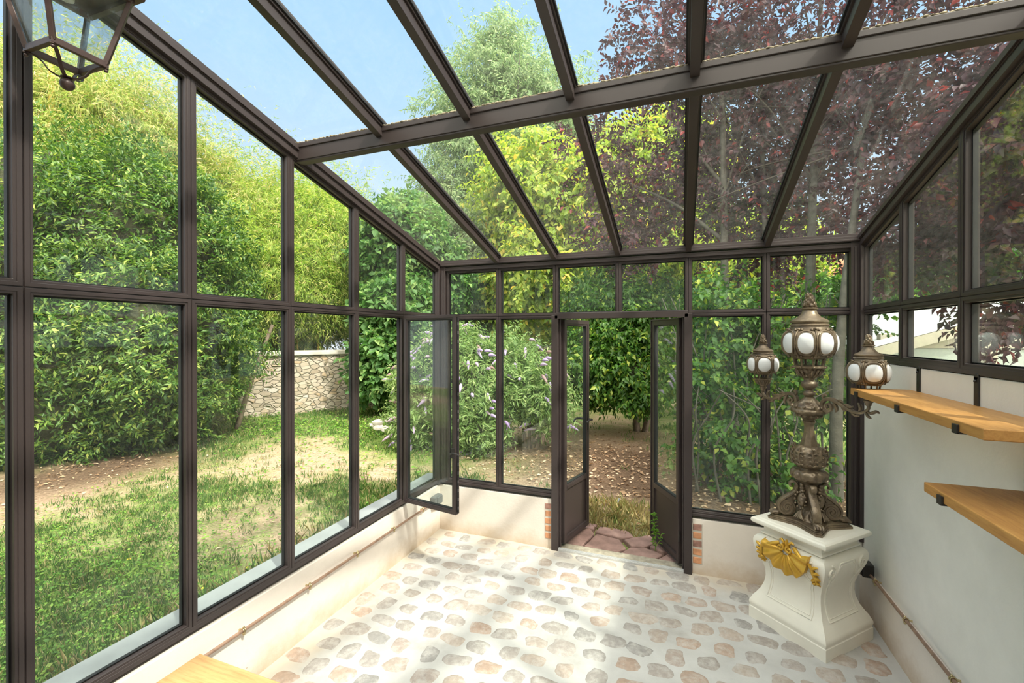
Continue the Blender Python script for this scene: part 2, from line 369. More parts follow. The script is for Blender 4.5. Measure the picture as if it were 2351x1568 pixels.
# ---- glazed panels
def glazed(name_n, poly, fr, label, glass, w=0.0235, d=0.028, pane=True, back=-0.05, gap=0.002):
    r = D.objects.new('window_%d' % name_n, None); COL.objects.link(r)
    tag(r, label, 'window', kind='structure')
    p = inset_poly(poly, gap)
    m = MB(); m.ring(p, w, fr, back+0.012, 0.0)
    m.ring(p, w*0.62, fr, 0.0, 0.0035)
    m.build('window_frame', M_frame, r, bevel=0.0012, seg=1)
    m = MB(); m.ring(p, w+0.006, fr, back+0.010, -0.022, outset=w-0.002)
    m.build('gasket', M_gasket, r)
    if pane:
        m = MB(); m.prism(inset_poly(p, w-0.003), fr, back+0.022, back+0.028)
        m.build('glass_pane', glass, r)
    return r
ORD = ['first', 'second', 'third', 'fourth', 'fifth', 'sixth', 'seventh', 'eighth', 'ninth', 'tenth']
nwin = 0
ys = [T-0.030] + LY
CASE = 1   # bay between LY[1] and LY[0] is the open casement
for k in range(len(ys)-1):
    y1, y0 = ys[k], ys[k+1]
    nwin += 1
    glazed(nwin, [(y0, ZS), (y1, ZS), (y1, ZT), (y0, ZT)], F_left,
           ('open window frame without its leaf, lower tier of the left wall' if k == CASE else
            'tall glass panel in dark bronze frame, lower tier of the left wall, %s from the far corner' % ORD[k]), M_glass_left,
           w=0.0235, pane=(k != CASE))
    nwin += 1
    glazed(nwin, [(y0, ZT), (y1, ZT), (y1, roof(y1)), (y0, roof(y0))], F_left,
           'sloping-topped glass panel in bronze frame, upper tier of the left wall, %s from the far corner' % ORD[k], M_glass_left)
ys = [T-0.030] + RY
for k in range(len(ys)-1):
    y1, y0 = ys[k], ys[k+1]
    nwin += 1
    glazed(nwin, [(y0, ZR), (y1, ZR), (y1, ZT), (y0, ZT)], F_right, 'low glass panel over the white wall, lower tier of the right side, %s from the far corner' % ORD[k], M_glass, w=0.025)
    nwin += 1
    glazed(nwin, [(y0, ZT), (y1, ZT), (y1, roof(y1)), (y0, roof(y0))], F_right, 'sloping-topped glass panel, upper tier of the right side, %s from the far corner' % ORD[k], M_glass, w=0.025)
for k in range(6):
    x0, x1 = FX[k], FX[k+1]
    nwin += 1
    glazed(nwin, [(x0, ZT), (x1, ZT), (x1, ZE), (x0, ZE)], F_far, 'squarish glass pane in upper tier of the far wall, %s from the left corner' % ORD[k], M_glass, w=0.021)
    if k not in (2, 3):
        nwin += 1
        glazed(nwin, [(x0, ZS), (x1, ZS), (x1, ZT), (x0, ZT)], F_far, 'tall glass panel in lower tier of the far wall, %s' %
               {0: 'nearest the left corner', 1: 'just left of the doors', 4: 'just right of the doors', 5: 'behind the candelabra'}[k], M_glass, w=0.022)

# ---- posts (outer core behind the panel frames)
ntrim = 2
def post(pts, w, h, label, up, mat=M_groove, off=0, cat='post', extra=None):
    global ntrim
    ntrim += 1
    m = MB()
    for a, b in pts: m.bar(a, b, w, h, up, off)
    if extra: extra(m)
    return tag(m.build('trim_%d' % ntrim, mat, bevel=0.001, seg=1), label, cat, kind='structure')
for k, y in enumerate(LY):
    post([((-0.028, y, ZS-0.01), (-0.028, y, roof(y)+0.01))], 0.044, 0.046, 'dark bronze glazing post of the left wall, %s from the far corner' % ORD[k], (1,0,0), M_frame)
for k, y in enumerate(RY):
    post([((W+0.028, y, ZR-0.01), (W+0.028, y, roof(y)+0.01))], 0.044, 0.046, 'dark bronze glazing post of the right side, %s from the far corner' % ORD[k], (1,0,0), M_frame)
for k, x in enumerate(FX[1:6]):
    z0 = 0.0 if k in (1, 3) else (ZT if k == 2 else ZS-0.01)
    post([((x, T+0.036, z0), (x, T+0.036, ZE+0.01))], 0.044, 0.066, 'dark bronze post of the far wall, %s from the left corner' % ORD[k], (0,1,0), M_frame)
# corners
for x, s, nm in ((0.012, 1, 'left'), (W-0.012, -1, 'right')):
    ntrim += 1; m = MB()
    m.box((x+s*0.018, T-0.002, (0.0 if 0 else ZS/2-0.02 + ZE/2+0.04)), (0.075, 0.05, ZE-ZS+0.06)); m.box((x-s*0.02, T-0.002+0.0, (ZS+ZE)/2), (0.06, 0.10, ZE-ZS+0.06))
    m.box((x+s*0.03, T-0.028, (ZS+ZE)/2), (0.016, 0.014, ZE-ZS))
    tag(m.build('trim_%d' % ntrim, M_frame, bevel=0.003), 'dark corner post where the %s and far glazing meet' % nm, 'post', kind='structure')
m = MB(); m.box((W-0.02, T-0.016, ZS/2), (0.032, 0.03, ZS+0.1)); ntrim += 1
tag(m.build('trim_%d' % ntrim, M_plaster_w), 'plaster corner strip beside the dark corner post', 'trim', kind='structure')
# transoms (core behind), bottom rails
post([((-0.036, YB, ZT), (-0.036, T, ZT))], 0.066, 0.044, 'dark mid rail along the left glazing', (0,0,1), M_frame, cat='rail')
post([((W+0.036, YB, ZT), (W+0.036, T, ZT))], 0.066, 0.044, 'dark mid rail along the right glazing', (0,0,1), M_frame, cat='rail')
post([((0, T+0.036, ZT), (W, T+0.036, ZT))], 0.066, 0.044, 'dark mid rail across the far wall and over the doors', (0,0,1), M_frame, cat='rail')
post([((-0.03, YB, ZS-0.006), (-0.03, T, ZS-0.006))], 0.07, 0.02, 'dark bottom rail on the left low wall', (0,0,1), M_frame, cat='rail')
post([((W+0.03, YB, ZR-0.006), (W+0.03, T, ZR-0.006))], 0.07, 0.02, 'dark bottom rail on top of the white wall', (0,0,1), M_frame, cat='rail')
post([((0.0, T+0.02, ZS-0.006), (FX[2], T+0.02, ZS-0.006))], 0.07, 0.02, 'dark bottom rail on the far low wall left of the doors', (0,0,1), M_frame, cat='rail')
post([((FX[4], T+0.02, ZS-0.006), (W, T+0.02, ZS-0.006))], 0.07, 0.02, 'dark bottom rail on the far low wall right of the doors', (0,0,1), M_frame, cat='rail')
# eave rail of the far wall: stepped
def eave(m):
    m.bar((0, T+0.0, ZE+0.022), (W, T+0.0, ZE+0.022), 0.05, 0.012, (0,0,1))
    m.bar((0, T+0.02, ZE+0.052), (W, T+0.02, ZE+0.052), 0.11, 0.036, (0,0,1))
    m.bar((0, T+0.03, ZE+0.080), (W, T+0.03, ZE+0.080), 0.10, 0.022, (0,0,1))
    m.bar((0, T-0.035, ZE+0.045), (W, T-0.035, ZE+0.045), 0.016, 0.012, (0,0,1))
post([((0, T+0.012, ZE+0.012), (W, T+0.012, ZE+0.012))], 0.07, 0.03, 'stepped dark eaves rail along the top of the far wall', (0,0,1), M_frame, extra=eave, cat='rail')
# gable rails of both sides
RUP = Vector((0, SL, 1)).normalized()
for x, s, nm in ((0, 1, 'left'), (W, -1, 'right')):
    def g(m, x=x, s=s):
        a = lambda dx, dz: (x+s*dx, T, roof(T, dz)); b = lambda dx, dz: (x+s*dx, YB-0.05, roof(YB-0.05, dz))
        m.bar(a(-0.005, 0.030), b(-0.005, 0.030), 0.050, 0.016, RUP)
        m.bar(a(-0.01, 0.052), b(-0.01, 0.052), 0.085, 0.026, RUP)
        m.bar(a(0.020, 0.045), b(0.020, 0.045), 0.008, 0.02, RUP)
        m.bar(a(-0.018, 0.080), b(-0.018, 0.080), 0.05, 0.036, RUP)
    post([((x-s*0.015, T, roof(T, 0.010)), (x-s*0.015, YB-0.05, roof(YB-0.05, 0.010)))], 0.075, 0.03, 'stepped dark gable rail climbing along the %s side' % nm, RUP, M_frame, extra=g, cat='rail')

# ---- roof rafters
ZRR = 2.425
def zr_(y, off=0): return ZRR + (T-y)*SL + off
YBM = 1.995     # purlin
for k, x in enumerate(FX[1:6]):
    def g(m, x=x):
        for yy0, yy1 in ((T-0.01, YB-0.05),):
            m.bar((x, yy0, zr_(yy0, 0.048)), (x, yy1, zr_(yy1, 0.048)), 0.054, 0.018, RUP)
            m.bar((x, yy0, zr_(yy0, 0.072)), (x, yy1, zr_(yy1, 0.072)), 0.060, 0.012, RUP)
    post([((x, T-0.01, zr_(T, 0.02)), (x, YB-0.05, zr_(YB-0.05, 0.02)))], 0.038, 0.05, 'dark sloping rafter of the glass roof, %s from the left' % ORD[k], RUP, M_frame, extra=g, cat='rafter')
    # black glazing gaskets
    ntrim += 1; m = MB()
    for s in (-1, 1): m.bar((x+s*0.031, T-0.01, zr_(T, 0.058)), (x+s*0.031, YB, zr_(YB, 0.058)), 0.008, 0.012, RUP)
    tag(m.build('trim_%d' % ntrim, M_gasket), 'black rubber glazing strips on the %s rafter from the left' % ORD[k], 'gasket', kind='structure')
# purlin (beam)
ntrim += 1; m = MB()
m.box((W/2, YBM, 2.847), (W, 0.06, 0.075)); m.box((W/2, YBM, 2.893), (W, 0.072, 0.026)); m.box((W/2, YBM-0.0, 2.806), (W, 0.052, 0.012))
tag(m.build('trim_%d' % ntrim, M_frame, bevel=0.003), 'heavy dark beam crossing under the glass roof from side to side', 'beam', kind='structure')
# ---- roof panes
XS = [-0.035] + FX[1:6] + [W+0.035]
F_roof = lambda: None
for k in range(6):
    x0, x1 = XS[k]+0.004, XS[k+1]-0.004
    for up, (ya, yb) in enumerate(((T-0.0, YBM+0.0), (YBM, YB-0.05))):
        nwin += 1
        r = D.objects.new('window_%d' % nwin, None); COL.objects.link(r)
        tag(r, 'sloping glass roof pane %s the cross beam, %s from the left' % ('above' if up else 'below', ORD[k]), 'roof pane', kind='structure')
        m = MB(); V = []
        for off in (0.060, 0.066):
            V += [(x0, ya, zr_(ya, off)), (x1, ya, zr_(ya, off)), (x1, yb, zr_(yb, off)), (x0, yb, zr_(yb, off))]
        m.add(V, [(0,1,2,3),(7,6,5,4),(0,4,5,1),(1,5,6,2),(2,6,7,3),(3,7,4,0)])
        m.build('glass_pane', M_glass_roof, r)
        if up:
            # moss and grit lying in the joint above the beam
            rr = random.Random(k); m = MB()
            n = 90
            for i in range(n):
                xx = x0+0.01+(x1-x0-0.02)*i/(n-1)
                m.ball((xx, YBM-0.030+rr.uniform(-0.004, 0.004), 2.908+rr.uniform(-0.002, 0.002)), rr.uniform(0.004, 0.0085), 6, (1.5, 0.9, 0.7))
            o = m.build('moss_line', simple('moss_grit_%d' % k, (0.30, 0.25, 0.17), 0.95, 0, 0.5, 60), r); o['kind'] = 'stuff'

# ---- open casement leaf
def leaf(name, parent, w, z0, z1, panel_z=None, fw=0.034, d=0.036, glass=None):
    """leaf in local XZ plane, hinge at x=0, thickness along y"""
    fr = (Vector((0,0,0)), Vector((1,0,0)), Vector((0,0,1)), Vector((0,-1,0)))
    poly = [(0, z0), (w, z0), (w, z1), (0, z1)]
    m = MB(); m.ring(poly, fw, fr, -d/2, d/2); m.ring(poly, fw*0.72, fr, d/2, d/2+0.004)
    m.ring(poly, 0.010, fr, -d/2-0.008, -d/2)
    if panel_z:
        m.box((w/2, 0, panel_z), (w-2*fw+0.004, d, 0.045)); m.box((w/2, -d/2-0.002, panel_z), (w-2*fw, 0.004, 0.03))
    m.build('leaf_frame', M_frame, parent, bevel=0.002)
    gz = (panel_z+0.0225) if panel_z else z0+fw
    m = MB(); m.ring([(fw-0.001, gz), (w-fw+0.001, gz), (w-fw+0.001, z1-fw), (fw-0.001, z1-fw)], 0.006, fr, -d/2+0.004, d/2-0.004)
    m.build('gasket', M_gasket, parent)
    m = MB(); m.box((w/2, 0, (gz+z1-fw)/2), (w-2*fw+0.004, 0.006, z1-fw-gz+0.004)); m.build('glass_pane', glass or M_glass, parent)
    if panel_z:
        m = MB(); m.box((w/2, 0, (z0+fw+panel_z-0.0225)/2), (w-2*fw+0.004, 0.012, panel_z-0.0225-z0-fw+0.004)); m.build('kick_panel', M_frame, parent)
cs = thing('window_casement', (0.030, 3.022, 0), math.radians(-10), label='open inward-swung window leaf with empty dark edge channel, beside the far left corner', cat='window', kind='structure')
cs.name = 'window_%d' % (nwin+1); nwin += 1
leaf('casement', cs, 0.52, ZS+0.012, ZT-0.012, None, 0.034, 0.034)
m = MB(); m.box((0.5235, 0.0, (ZS+ZT)/2), (0.007, 0.014, ZT-ZS-0.06), mat=0)
for k in range(22):
    z = ZS+0.06+k*0.065
    if 0.38 < (z-ZS)/(ZT-ZS) < 0.62 or k < 6 or k > 18: m.box((0.5275, 0.0, z), (0.002, 0.006, 0.022), mat=1)
m.build('locking_strip', [M_gasket, M_alu], cs)
m = MB(); zz = ZS+0.47
m.box((0.500, -0.028, zz), (0.026, 0.016, 0.07)); m.tube([(0.500, -0.035, zz), (0.500, -0.062, zz+0.002), (0.508, -0.075, zz+0.006), (0.545, -0.082, zz+0.018), (0.575, -0.082, zz+0.016), (0.60, -0.080, zz+0.006)], [0.008, 0.007, 0.007, 0.006, 0.006, 0.007], 8)
m.build('handle', M_black, cs, smooth=50)

# ---- garden doors: jambs, threshold, two outward leaves
m = MB(); ntrim += 1
for x in (FX[2], FX[4]): m.box((x, T-0.004, ZT/2), (0.056, 0.05, ZT))
m.box(((FX[2]+FX[4])/2, T-0.004, ZT-0.004), (FX[4]-FX[2], 0.05, 0.05))
m.box((FX[2]+0.035, T+0.03, ZT/2), (0.014, 0.03, ZT)); m.box((FX[4]-0.035, T+0.03, ZT/2), (0.014, 0.03, ZT))
tag(m.build('trim_%d' % ntrim, M_frame, bevel=0.003), 'dark frame round the garden door opening', 'door frame', kind='structure')
m = MB(); ntrim += 1
xa, xb = FX[2]+0.03, FX[4]-0.03; xm = (xa+xb)/2
m.box((xm, T-0.012, 0.010), (xb-xa, 0.035, 0.020)); m.box((xm, T-0.022, 0.022), (xb-xa, 0.005, 0.006)); m.box((xm, T-0.004, 0.022), (xb-xa, 0.005, 0.006)); m.box((xm, T+0.010, 0.006), (xb-xa, 0.03, 0.012))
tag(m.build('trim_%d' % ntrim, M_alu, bevel=0.001), 'ribbed aluminium threshold strip in the doorway', 'threshold', kind='structure')
M_conc = simple('rough_cement', (0.36, 0.32, 0.25), 0.9, 0, 0.25, 25, 0.8, 90, 0.006)
m = MB(); ntrim += 1; m.box((xm, T+0.070, -0.008), (xb-xa+0.1, 0.11, 0.03))
tag(m.build('trim_%d' % ntrim, M_conc, bevel=0.004), 'rough cement strip outside the door threshold', 'threshold', kind='structure')
def door(n, loc, ang, label, flip, handle):
    r = thing('door_%d' % n, loc, ang, label=label, cat='door', kind='structure')
    leaf('door', r, 0.485, 0.035, ZT-0.03, 0.50, 0.050, 0.04)
    if handle:
        m = MB()
        for s in (-1, 1):
            m.tube([(0.462, s*0.02, 1.02), (0.462, s*0.055, 1.02), (0.455, s*0.064, 1.02), (0.40, s*0.068, 1.026), (0.36, s*0.066, 1.018), (0.345, s*0.064, 1.008)], [0.011, 0.009, 0.010, 0.009, 0.008, 0.009], 8)
            m.box((0.462, s*0.022, 1.0), (0.03, 0.006, 0.16))
        m.build('door_handle', M_black, r, smooth=50)
        m = MB(); m.box((0.486, 0, 1.0), (0.003, 0.018, 1.2)); m.build('lock_strip', M_black, r)
    m = MB()
    for z in (0.25, 1.0, 1.75): m.tube([(0.0, 0.02*(1 if flip else 1), z-0.04), (0.0, 0.02, z+0.04)], 0.008, 8)
    m.build('hinge', M_black, r, smooth=50)
door(1, (FX[2]+0.045, T+0.052, 0), math.atan2(0.46, 0.115), 'left garden door leaf with lever handle, swung outwards', False, True)
door(2, (FX[4]-0.045, T+0.052, 0), math.atan2(0.43, -0.235), 'right garden door leaf without handle, swung outwards', True, False)

# ---- floor: mortar bed with cobbles showing through
rng = np.random.default_rng(7)
def vnoise(x, y, seed, scale, octaves=4):
    r = np.random.default_rng(seed); out = np.zeros_like(x); amp = 1
    for o_ in range(octaves):
        for j in range(5):
            a = r.uniform(0, 2*PI); f = scale*(2**o_)*r.uniform(0.7, 1.4); ph = r.uniform(0, 2*PI)
            out += amp*np.sin(f*(x*math.cos(a)+y*math.sin(a))+ph+1.3*np.sin(f*0.6*(y*math.cos(a)-x*math.sin(a))+ph*2))/5
        amp *= 0.55
    return out
def grid_mesh(name, xs, ys, zf, mats):
    X, Y = np.meshgrid(xs, ys); Z = zf(X, Y); nx, ny = len(xs), len(ys)
    V = np.stack([X, Y, Z], -1).reshape(-1, 3)
    i = np.arange(nx*ny).reshape(ny, nx)
    Fq = np.stack([i[:-1, :-1], i[:-1, 1:], i[1:, 1:], i[1:, :-1]], -1).reshape(-1, 4)
    return V, Fq
def np_mesh(name, V, Fq, mats, mat_idx=None, smooth=False):
    me = D.meshes.new(name); n = len(V); nf, k = Fq.shape
    me.vertices.add(n); me.vertices.foreach_set('co', np.ascontiguousarray(V, dtype=np.float32).ravel())
    me.loops.add(nf*k); me.loops.foreach_set('vertex_index', np.ascontiguousarray(Fq, dtype=np.int32).ravel())
    me.polygons.add(nf); me.polygons.foreach_set('loop_start', np.arange(0, nf*k, k, dtype=np.int32))
    for mt in (mats if isinstance(mats, (list, tuple)) else [mats]): me.materials.append(mt)
    if mat_idx is not None: me.polygons.foreach_set('material_index', mat_idx.astype(np.int32))
    if smooth: me.polygons.foreach_set('use_smooth', np.ones(nf, dtype=bool))
    me.update(calc_edges=True); me.validate()
    return me
def np_obj(name, me, parent=None):
    o = D.objects.new(name, me); COL.objects.link(o)
    if parent is not None: o.parent = parent
    return o

xs = np.linspace(0.0, W, 215); ysf = np.linspace(YB-0.05, T-0.01, 330)
def floor_z(X, Y):
    edge = np.minimum(np.minimum(X, W-X), T-Y)
    return 0.0020*vnoise(X, Y, 3, 9, 4) + 0.0018*vnoise(X, Y, 5, 60, 3) + 0.012*np.exp(-edge/0.02)
V, Fq = grid_mesh('floor', xs, ysf, floor_z, None)
mi = np.zeros(len(Fq), int); SV = []; SF = []
nb = len(V); row = 0; y = T-0.07; rr = random.Random(11)
while y > YB:
    x = (0.06 if row % 2 else 0.145) + rr.uniform(-0.015, 0.015)
    while x < W-0.04:
        cx = x + rr.uniform(-0.014, 0.014); cy = y + rr.uniform(-0.014, 0.014) - 0.012*math.sin(cx*1.7)
        a = 0.064*rr.uniform(0.74, 1.20); b = 0.053*rr.uniform(0.76, 1.16); rot = rr.uniform(-0.2, 0.2); sink = rr.uniform(-0.0012, 0.0016)
        if rr.random() < 0.06: sink -= 0.003
        K = 20; q0, q1, q2 = rr.uniform(0, 6.28), rr.uniform(0, 6.28), rr.uniform(0, 6.28); rad = [1 + 0.09*math.sin(2*PI*k/K*2+q0) + 0.07*math.sin(2*PI*k/K*3+q1) + 0.05*math.sin(2*PI*k/K*5+q2) + rr.uniform(-0.03, 0.03) for k in range(K)]
        rings = [(0.0, 0.0085), (0.40, 0.0080), (0.70, 0.0064), (0.92, 0.0034), (1.04, 0.0004), (1.18, -0.005)]
        st = len(SV) + nb
        for q, (fr_, hz) in enumerate(rings):
            for k in range(K):
                t = 2*PI*k/K; c, s = math.cos(t), math.sin(t); ex = 0.66
                ux = math.copysign(abs(c)**ex, c)*a*fr_*rad[k]; uy = math.copysign(abs(s)**ex, s)*b*fr_*rad[k]
                SV.append((cx+ux*math.cos(rot)-uy*math.sin(rot), cy+ux*math.sin(rot)+uy*math.cos(rot), hz+sink+rr.uniform(-0.0006, 0.0006)*(1 if fr_ > 0 else 0)))
        for q in range(len(rings)-1):
            for k in range(K): SF.append((st+q*K+k, st+(q+1)*K+k, st+(q+1)*K+(k+1) % K, st+q*K+(k+1) % K))
        x += 0.172*rr.uniform(0.94, 1.06)
    y -= 0.150; row += 1
V = np.vstack([V, np.array(SV)]); Fq = np.vstack([Fq, np.array(SF)]); mi = np.concatenate([mi, np.ones(len(SF), int)])
m_, N, L, b = new_mat('lime_mortar'); b.inputs['Roughness'].default_value = 0.8; b.inputs['Specular IOR Level'].default_value = 0.3
t = noise(N, L, 2.2, 9, 0.62); r = ramp(N, L, t.outputs['Fac'], [(0.30, (0.34, 0.32, 0.295)), (0.46, (0.46, 0.45, 0.43)), (0.66, (0.54, 0.53, 0.51))])
cN = N.new('ShaderNodeTexCoord'); sx = N.new('ShaderNodeSeparateXYZ'); L.new(cN.outputs['Object'], sx.inputs[0])
n2 = noise(N, L, 4, 8, 0.7)
ed = N.new('ShaderNodeMath'); ed.operation = 'SUBTRACT'; ed.inputs[0].default_value = T; L.new(sx.outputs['Y'], ed.inputs[1])
mn = N.new('ShaderNodeMath'); mn.operation = 'MINIMUM'; L.new(ed.outputs[0], mn.inputs[0]); L.new(sx.outputs['X'], mn.inputs[1])
m4 = N.new('ShaderNodeMath'); m4.operation = 'MULTIPLY_ADD'; L.new(n2.outputs['Fac'], m4.inputs[0]); m4.inputs[1].default_value = -0.5; L.new(mn.outputs[0], m4.inputs[2])
mp = N.new('ShaderNodeMapRange'); L.new(m4.outputs[0], mp.inputs[0]); mp.inputs[1].default_value = -0.24; mp.inputs[2].default_value = 0.0; mp.inputs[3].default_value = 0.6; mp.inputs[4].default_value = 0
mx = N.new('ShaderNodeMixRGB'); L.new(mp.outputs[0], mx.inputs[0]); L.new(r.outputs[0], mx.inputs[1]); mx.inputs[2].default_value = (0.55, 0.45, 0.33, 1)
L.new(mx.outputs[0], b.inputs['Base Color']); t3 = noise(N, L, 90, 5, 0.6); bump(N, L, t3.outputs['Fac'], 0.3, 0.003, b)
M_lime = m_
m_, N, L, b = new_mat('cobble_stone'); b.inputs['Roughness'].default_value = 0.7
g = N.new('ShaderNodeNewGeometry')
r = ramp(N, L, g.outputs['Random Per Island'], [(0, (0.38,0.335,0.305)), (0.25, (0.28,0.27,0.26)), (0.5, (0.40,0.33,0.28)), (0.7, (0.43,0.37,0.32)), (0.88, (0.42,0.30,0.23)), (1, (0.34,0.33,0.32))])
r.color_ramp.interpolation = 'LINEAR'
t = noise(N, L, 40, 8, 0.7); mx = N.new('ShaderNodeMixRGB'); mx.blend_type = 'MULTIPLY'; mx.inputs[0].default_value = 0.6
r2 = ramp(N, L, t.outputs['Fac'], [(0.3, (0.6,0.58,0.56)), (0.6, (1.05,1.03,1.0))]); L.new(r.outputs[0], mx.inputs[1]); L.new(r2.outputs[0], mx.inputs[2])
t5 = noise(N, L, 14, 8, 0.75); rr5 = ramp(N, L, t5.outputs['Fac'], [(0.46, (0.05,0.05,0.05)), (0.66, (0.8,0.8,0.8))])
mx2 = N.new('ShaderNodeMixRGB'); L.new(rr5.outputs[0], mx2.inputs[0]); L.new(mx.outputs[0], mx2.inputs[1]); mx2.inputs[2].default_value = (0.53, 0.505, 0.475, 1)
L.new(mx2.outputs[0], b.inputs['Base Color']); bump(N, L, t.outputs['Fac'], 0.5, 0.004, b)
M_cobble = m_
fo = np_obj('floor', np_mesh('floor', V, Fq, [M_lime, M_cobble], mi, True))
tag(fo, 'pale mortar floor with rows of worn cobblestones', 'floor', kind='structure')

# ------------------------------------------------------------------ white pedestal
PC = (2.828, 3.208)
M_white = simple('cream_painted_plaster', (0.84, 0.80, 0.70), 0.5, 0, 0.05, 5, 0.12, 40, 0.002)
M_gold = simple('gold_paint', (0.62, 0.36, 0.045), 0.33, 0.45, 0.10, 12)
ped = thing('pedestal', (PC[0], PC[1], 0), math.radians(46), label='cream white sculpted pedestal with gold scallop shell, under the bronze candelabra', cat='pedestal')
HB = 0.2325
PROF = [(0.003,0.975),(0.0,1.0),(0.070,1.0),(0.074,0.985),(0.082,0.985),(0.092,1.0),(0.104,1.0),(0.116,0.985),(0.128,0.955),(0.142,0.935),(0.165,0.87),(0.20,0.79),(0.24,0.735),(0.28,0.712),(0.32,0.718),(0.36,0.76),(0.40,0.825),(0.44,0.89),(0.475,0.925),(0.50,0.93),(0.520,0.91),(0.535,0.85),(0.540,0.79),(0.5405,0.76)]
def hs(z):
    zs = [p[0] for p in PROF[1:]]; r = [p[1] for p in PROF[1:]]
    return float(np.interp(z, zs, r))*HB
def sq_loft(m, prof, mat=0, n=10):
    V = []; F = []; K = 4*n
    for z, s in prof:
        for k in range(4):
            c, si = [(1,0),(0,1),(-1,0),(0,-1)][k]
            for j in range(n):
                u = -1 + 2*j/n; p = (u*s*HB, -s*HB)
                V.append((p[0]*c - p[1]*si, p[0]*si + p[1]*c, z))
    for i in range(len(prof)-1):
        for k in range(K): F.append((i*K+k, i*K+(k+1) % K, (i+1)*K+(k+1) % K, (i+1)*K+k))
    F.append(tuple(range(K-1, -1, -1))); F.append(tuple(range((len(prof)-1)*K, len(prof)*K)))
    m.add(V, F, mat)
m = MB(); sq_loft(m, PROF, n=12); m.build('body', M_white, ped, smooth=32)
m = MB(); sq_loft(m, [(0.540,0.76),(0.548,0.80),(0.556,0.80),(0.560,0.775),(0.564,0.745),(0.600,0.745),(0.606,0.78)]); m.build('neck', M_white, ped, smooth=32)
m = MB(); sq_loft(m, [(0.603,0.80),(0.606,0.93),(0.614,0.965),(0.624,0.975),(0.634,0.965),(0.641,0.93),(0.642,0.85),(0.645,0.83),(0.645,0.1)]); m.build('top_slab', M_white, ped, smooth=32)
def fpt(face, u, z, off):
    """face 0 = local -y, rotating counterclockwise"""
    p = Vector((u, -(hs(z)+off), z)); return Matrix.Rotation(face*PI/2, 3, 'Z') @ p
def spiral(u0, z0, r0, turns, s=1, start=0.0, n=26):
    return [(u0 + s*r0*(1-i/n)**1.0*math.cos(start+turns*2*PI*i/n), z0 + r0*(1-i/n)*math.sin(start+turns*2*PI*i/n)) for i in range(n)]
for fc in range(4):
    m = MB()
    for off, rr_, sh in ((0.001, 0.0042, 0.0), (0.000, 0.0028, 0.014)):
        pl = [(-0.135+sh, 0.175+sh), (-0.128+sh, 0.26), (-0.128+sh, 0.34), (-0.135+sh, 0.38), (-0.105+sh, 0.42-sh), (-0.088+sh, 0.475), (-0.07+sh, 0.505-sh), (0.07-sh, 0.505-sh), (0.088-sh, 0.475), (0.105-sh, 0.42-sh), (0.135-sh, 0.38), (0.128-sh, 0.34), (0.128-sh, 0.26), (0.135-sh, 0.175+sh), (-0.135+sh, 0.175+sh)]
        pts = []
        for i in range(len(pl)-1):
            for t in np.linspace(0, 1, 6)[:-1]:
                pts.append(fpt(fc, pl[i][0]*(1-t)+pl[i+1][0]*t, pl[i][1]*(1-t)+pl[i+1][1]*t, off))
        pts.append(pts[0]); m.tube(pts, rr_, 6, cap=False)
    m.build('panel_moulding', M_white, ped, smooth=60)
    for s in (-1, 1):
        m = MB()
        pts = [fpt(fc, u, min(z, 0.533), 0.002) for u, z in spiral(s*0.150, 0.470, 0.040, 1.6, s, PI*0.5)]
        m.tube(pts, [0.0065*(1-0.5*i/len(pts))+0.001 for i in range(len(pts))], 6)
        tail = [fpt(fc, s*(0.150-0.038*math.sin(t*1.2)), 0.43-0.09*t, 0.002) for t in np.linspace(0, 1, 8)]
        m.tube(tail, [0.006*(1-t)+0.001 for t in np.linspace(0, 1, 8)], 6)
        m.build('scroll_relief', M_white, ped, smooth=60)
# gold scallop shell on the left-front face (local -x = face 3)
FS = 3
V = []; F = []; na, nr = 97, 14
for i in range(na):
    ph = -1.75 + 3.5*i/(na-1)
    rib = math.cos(ph/3.5*2*PI*6.5)
    for j in range(nr):
        q = j/(nr-1); rad = 0.16+0.84*q
        R1 = 0.135*(1+0.02*rib*q); R2 = 0.140*(1+0.04*rib*q)
        u = math.sin(ph)*R1*rad; z = 0.515 - math.cos(ph)*R2*rad
        off = 0.010 + 0.022*math.sin(q*PI*0.62) + 0.0085*rib*(0.25+0.75*q) + (0.004 if q > 0.9 else 0)
        V.append(fpt(FS, u, min(z, 0.545), off) if z < 0.56 else fpt(FS, u, 0.545, off))
        if z > 0.545: V[-1].z = z
for i in range(na-1):
    for j in range(nr-1): F.append((i*nr+j, i*nr+j+1, (i+1)*nr+j+1, (i+1)*nr+j))
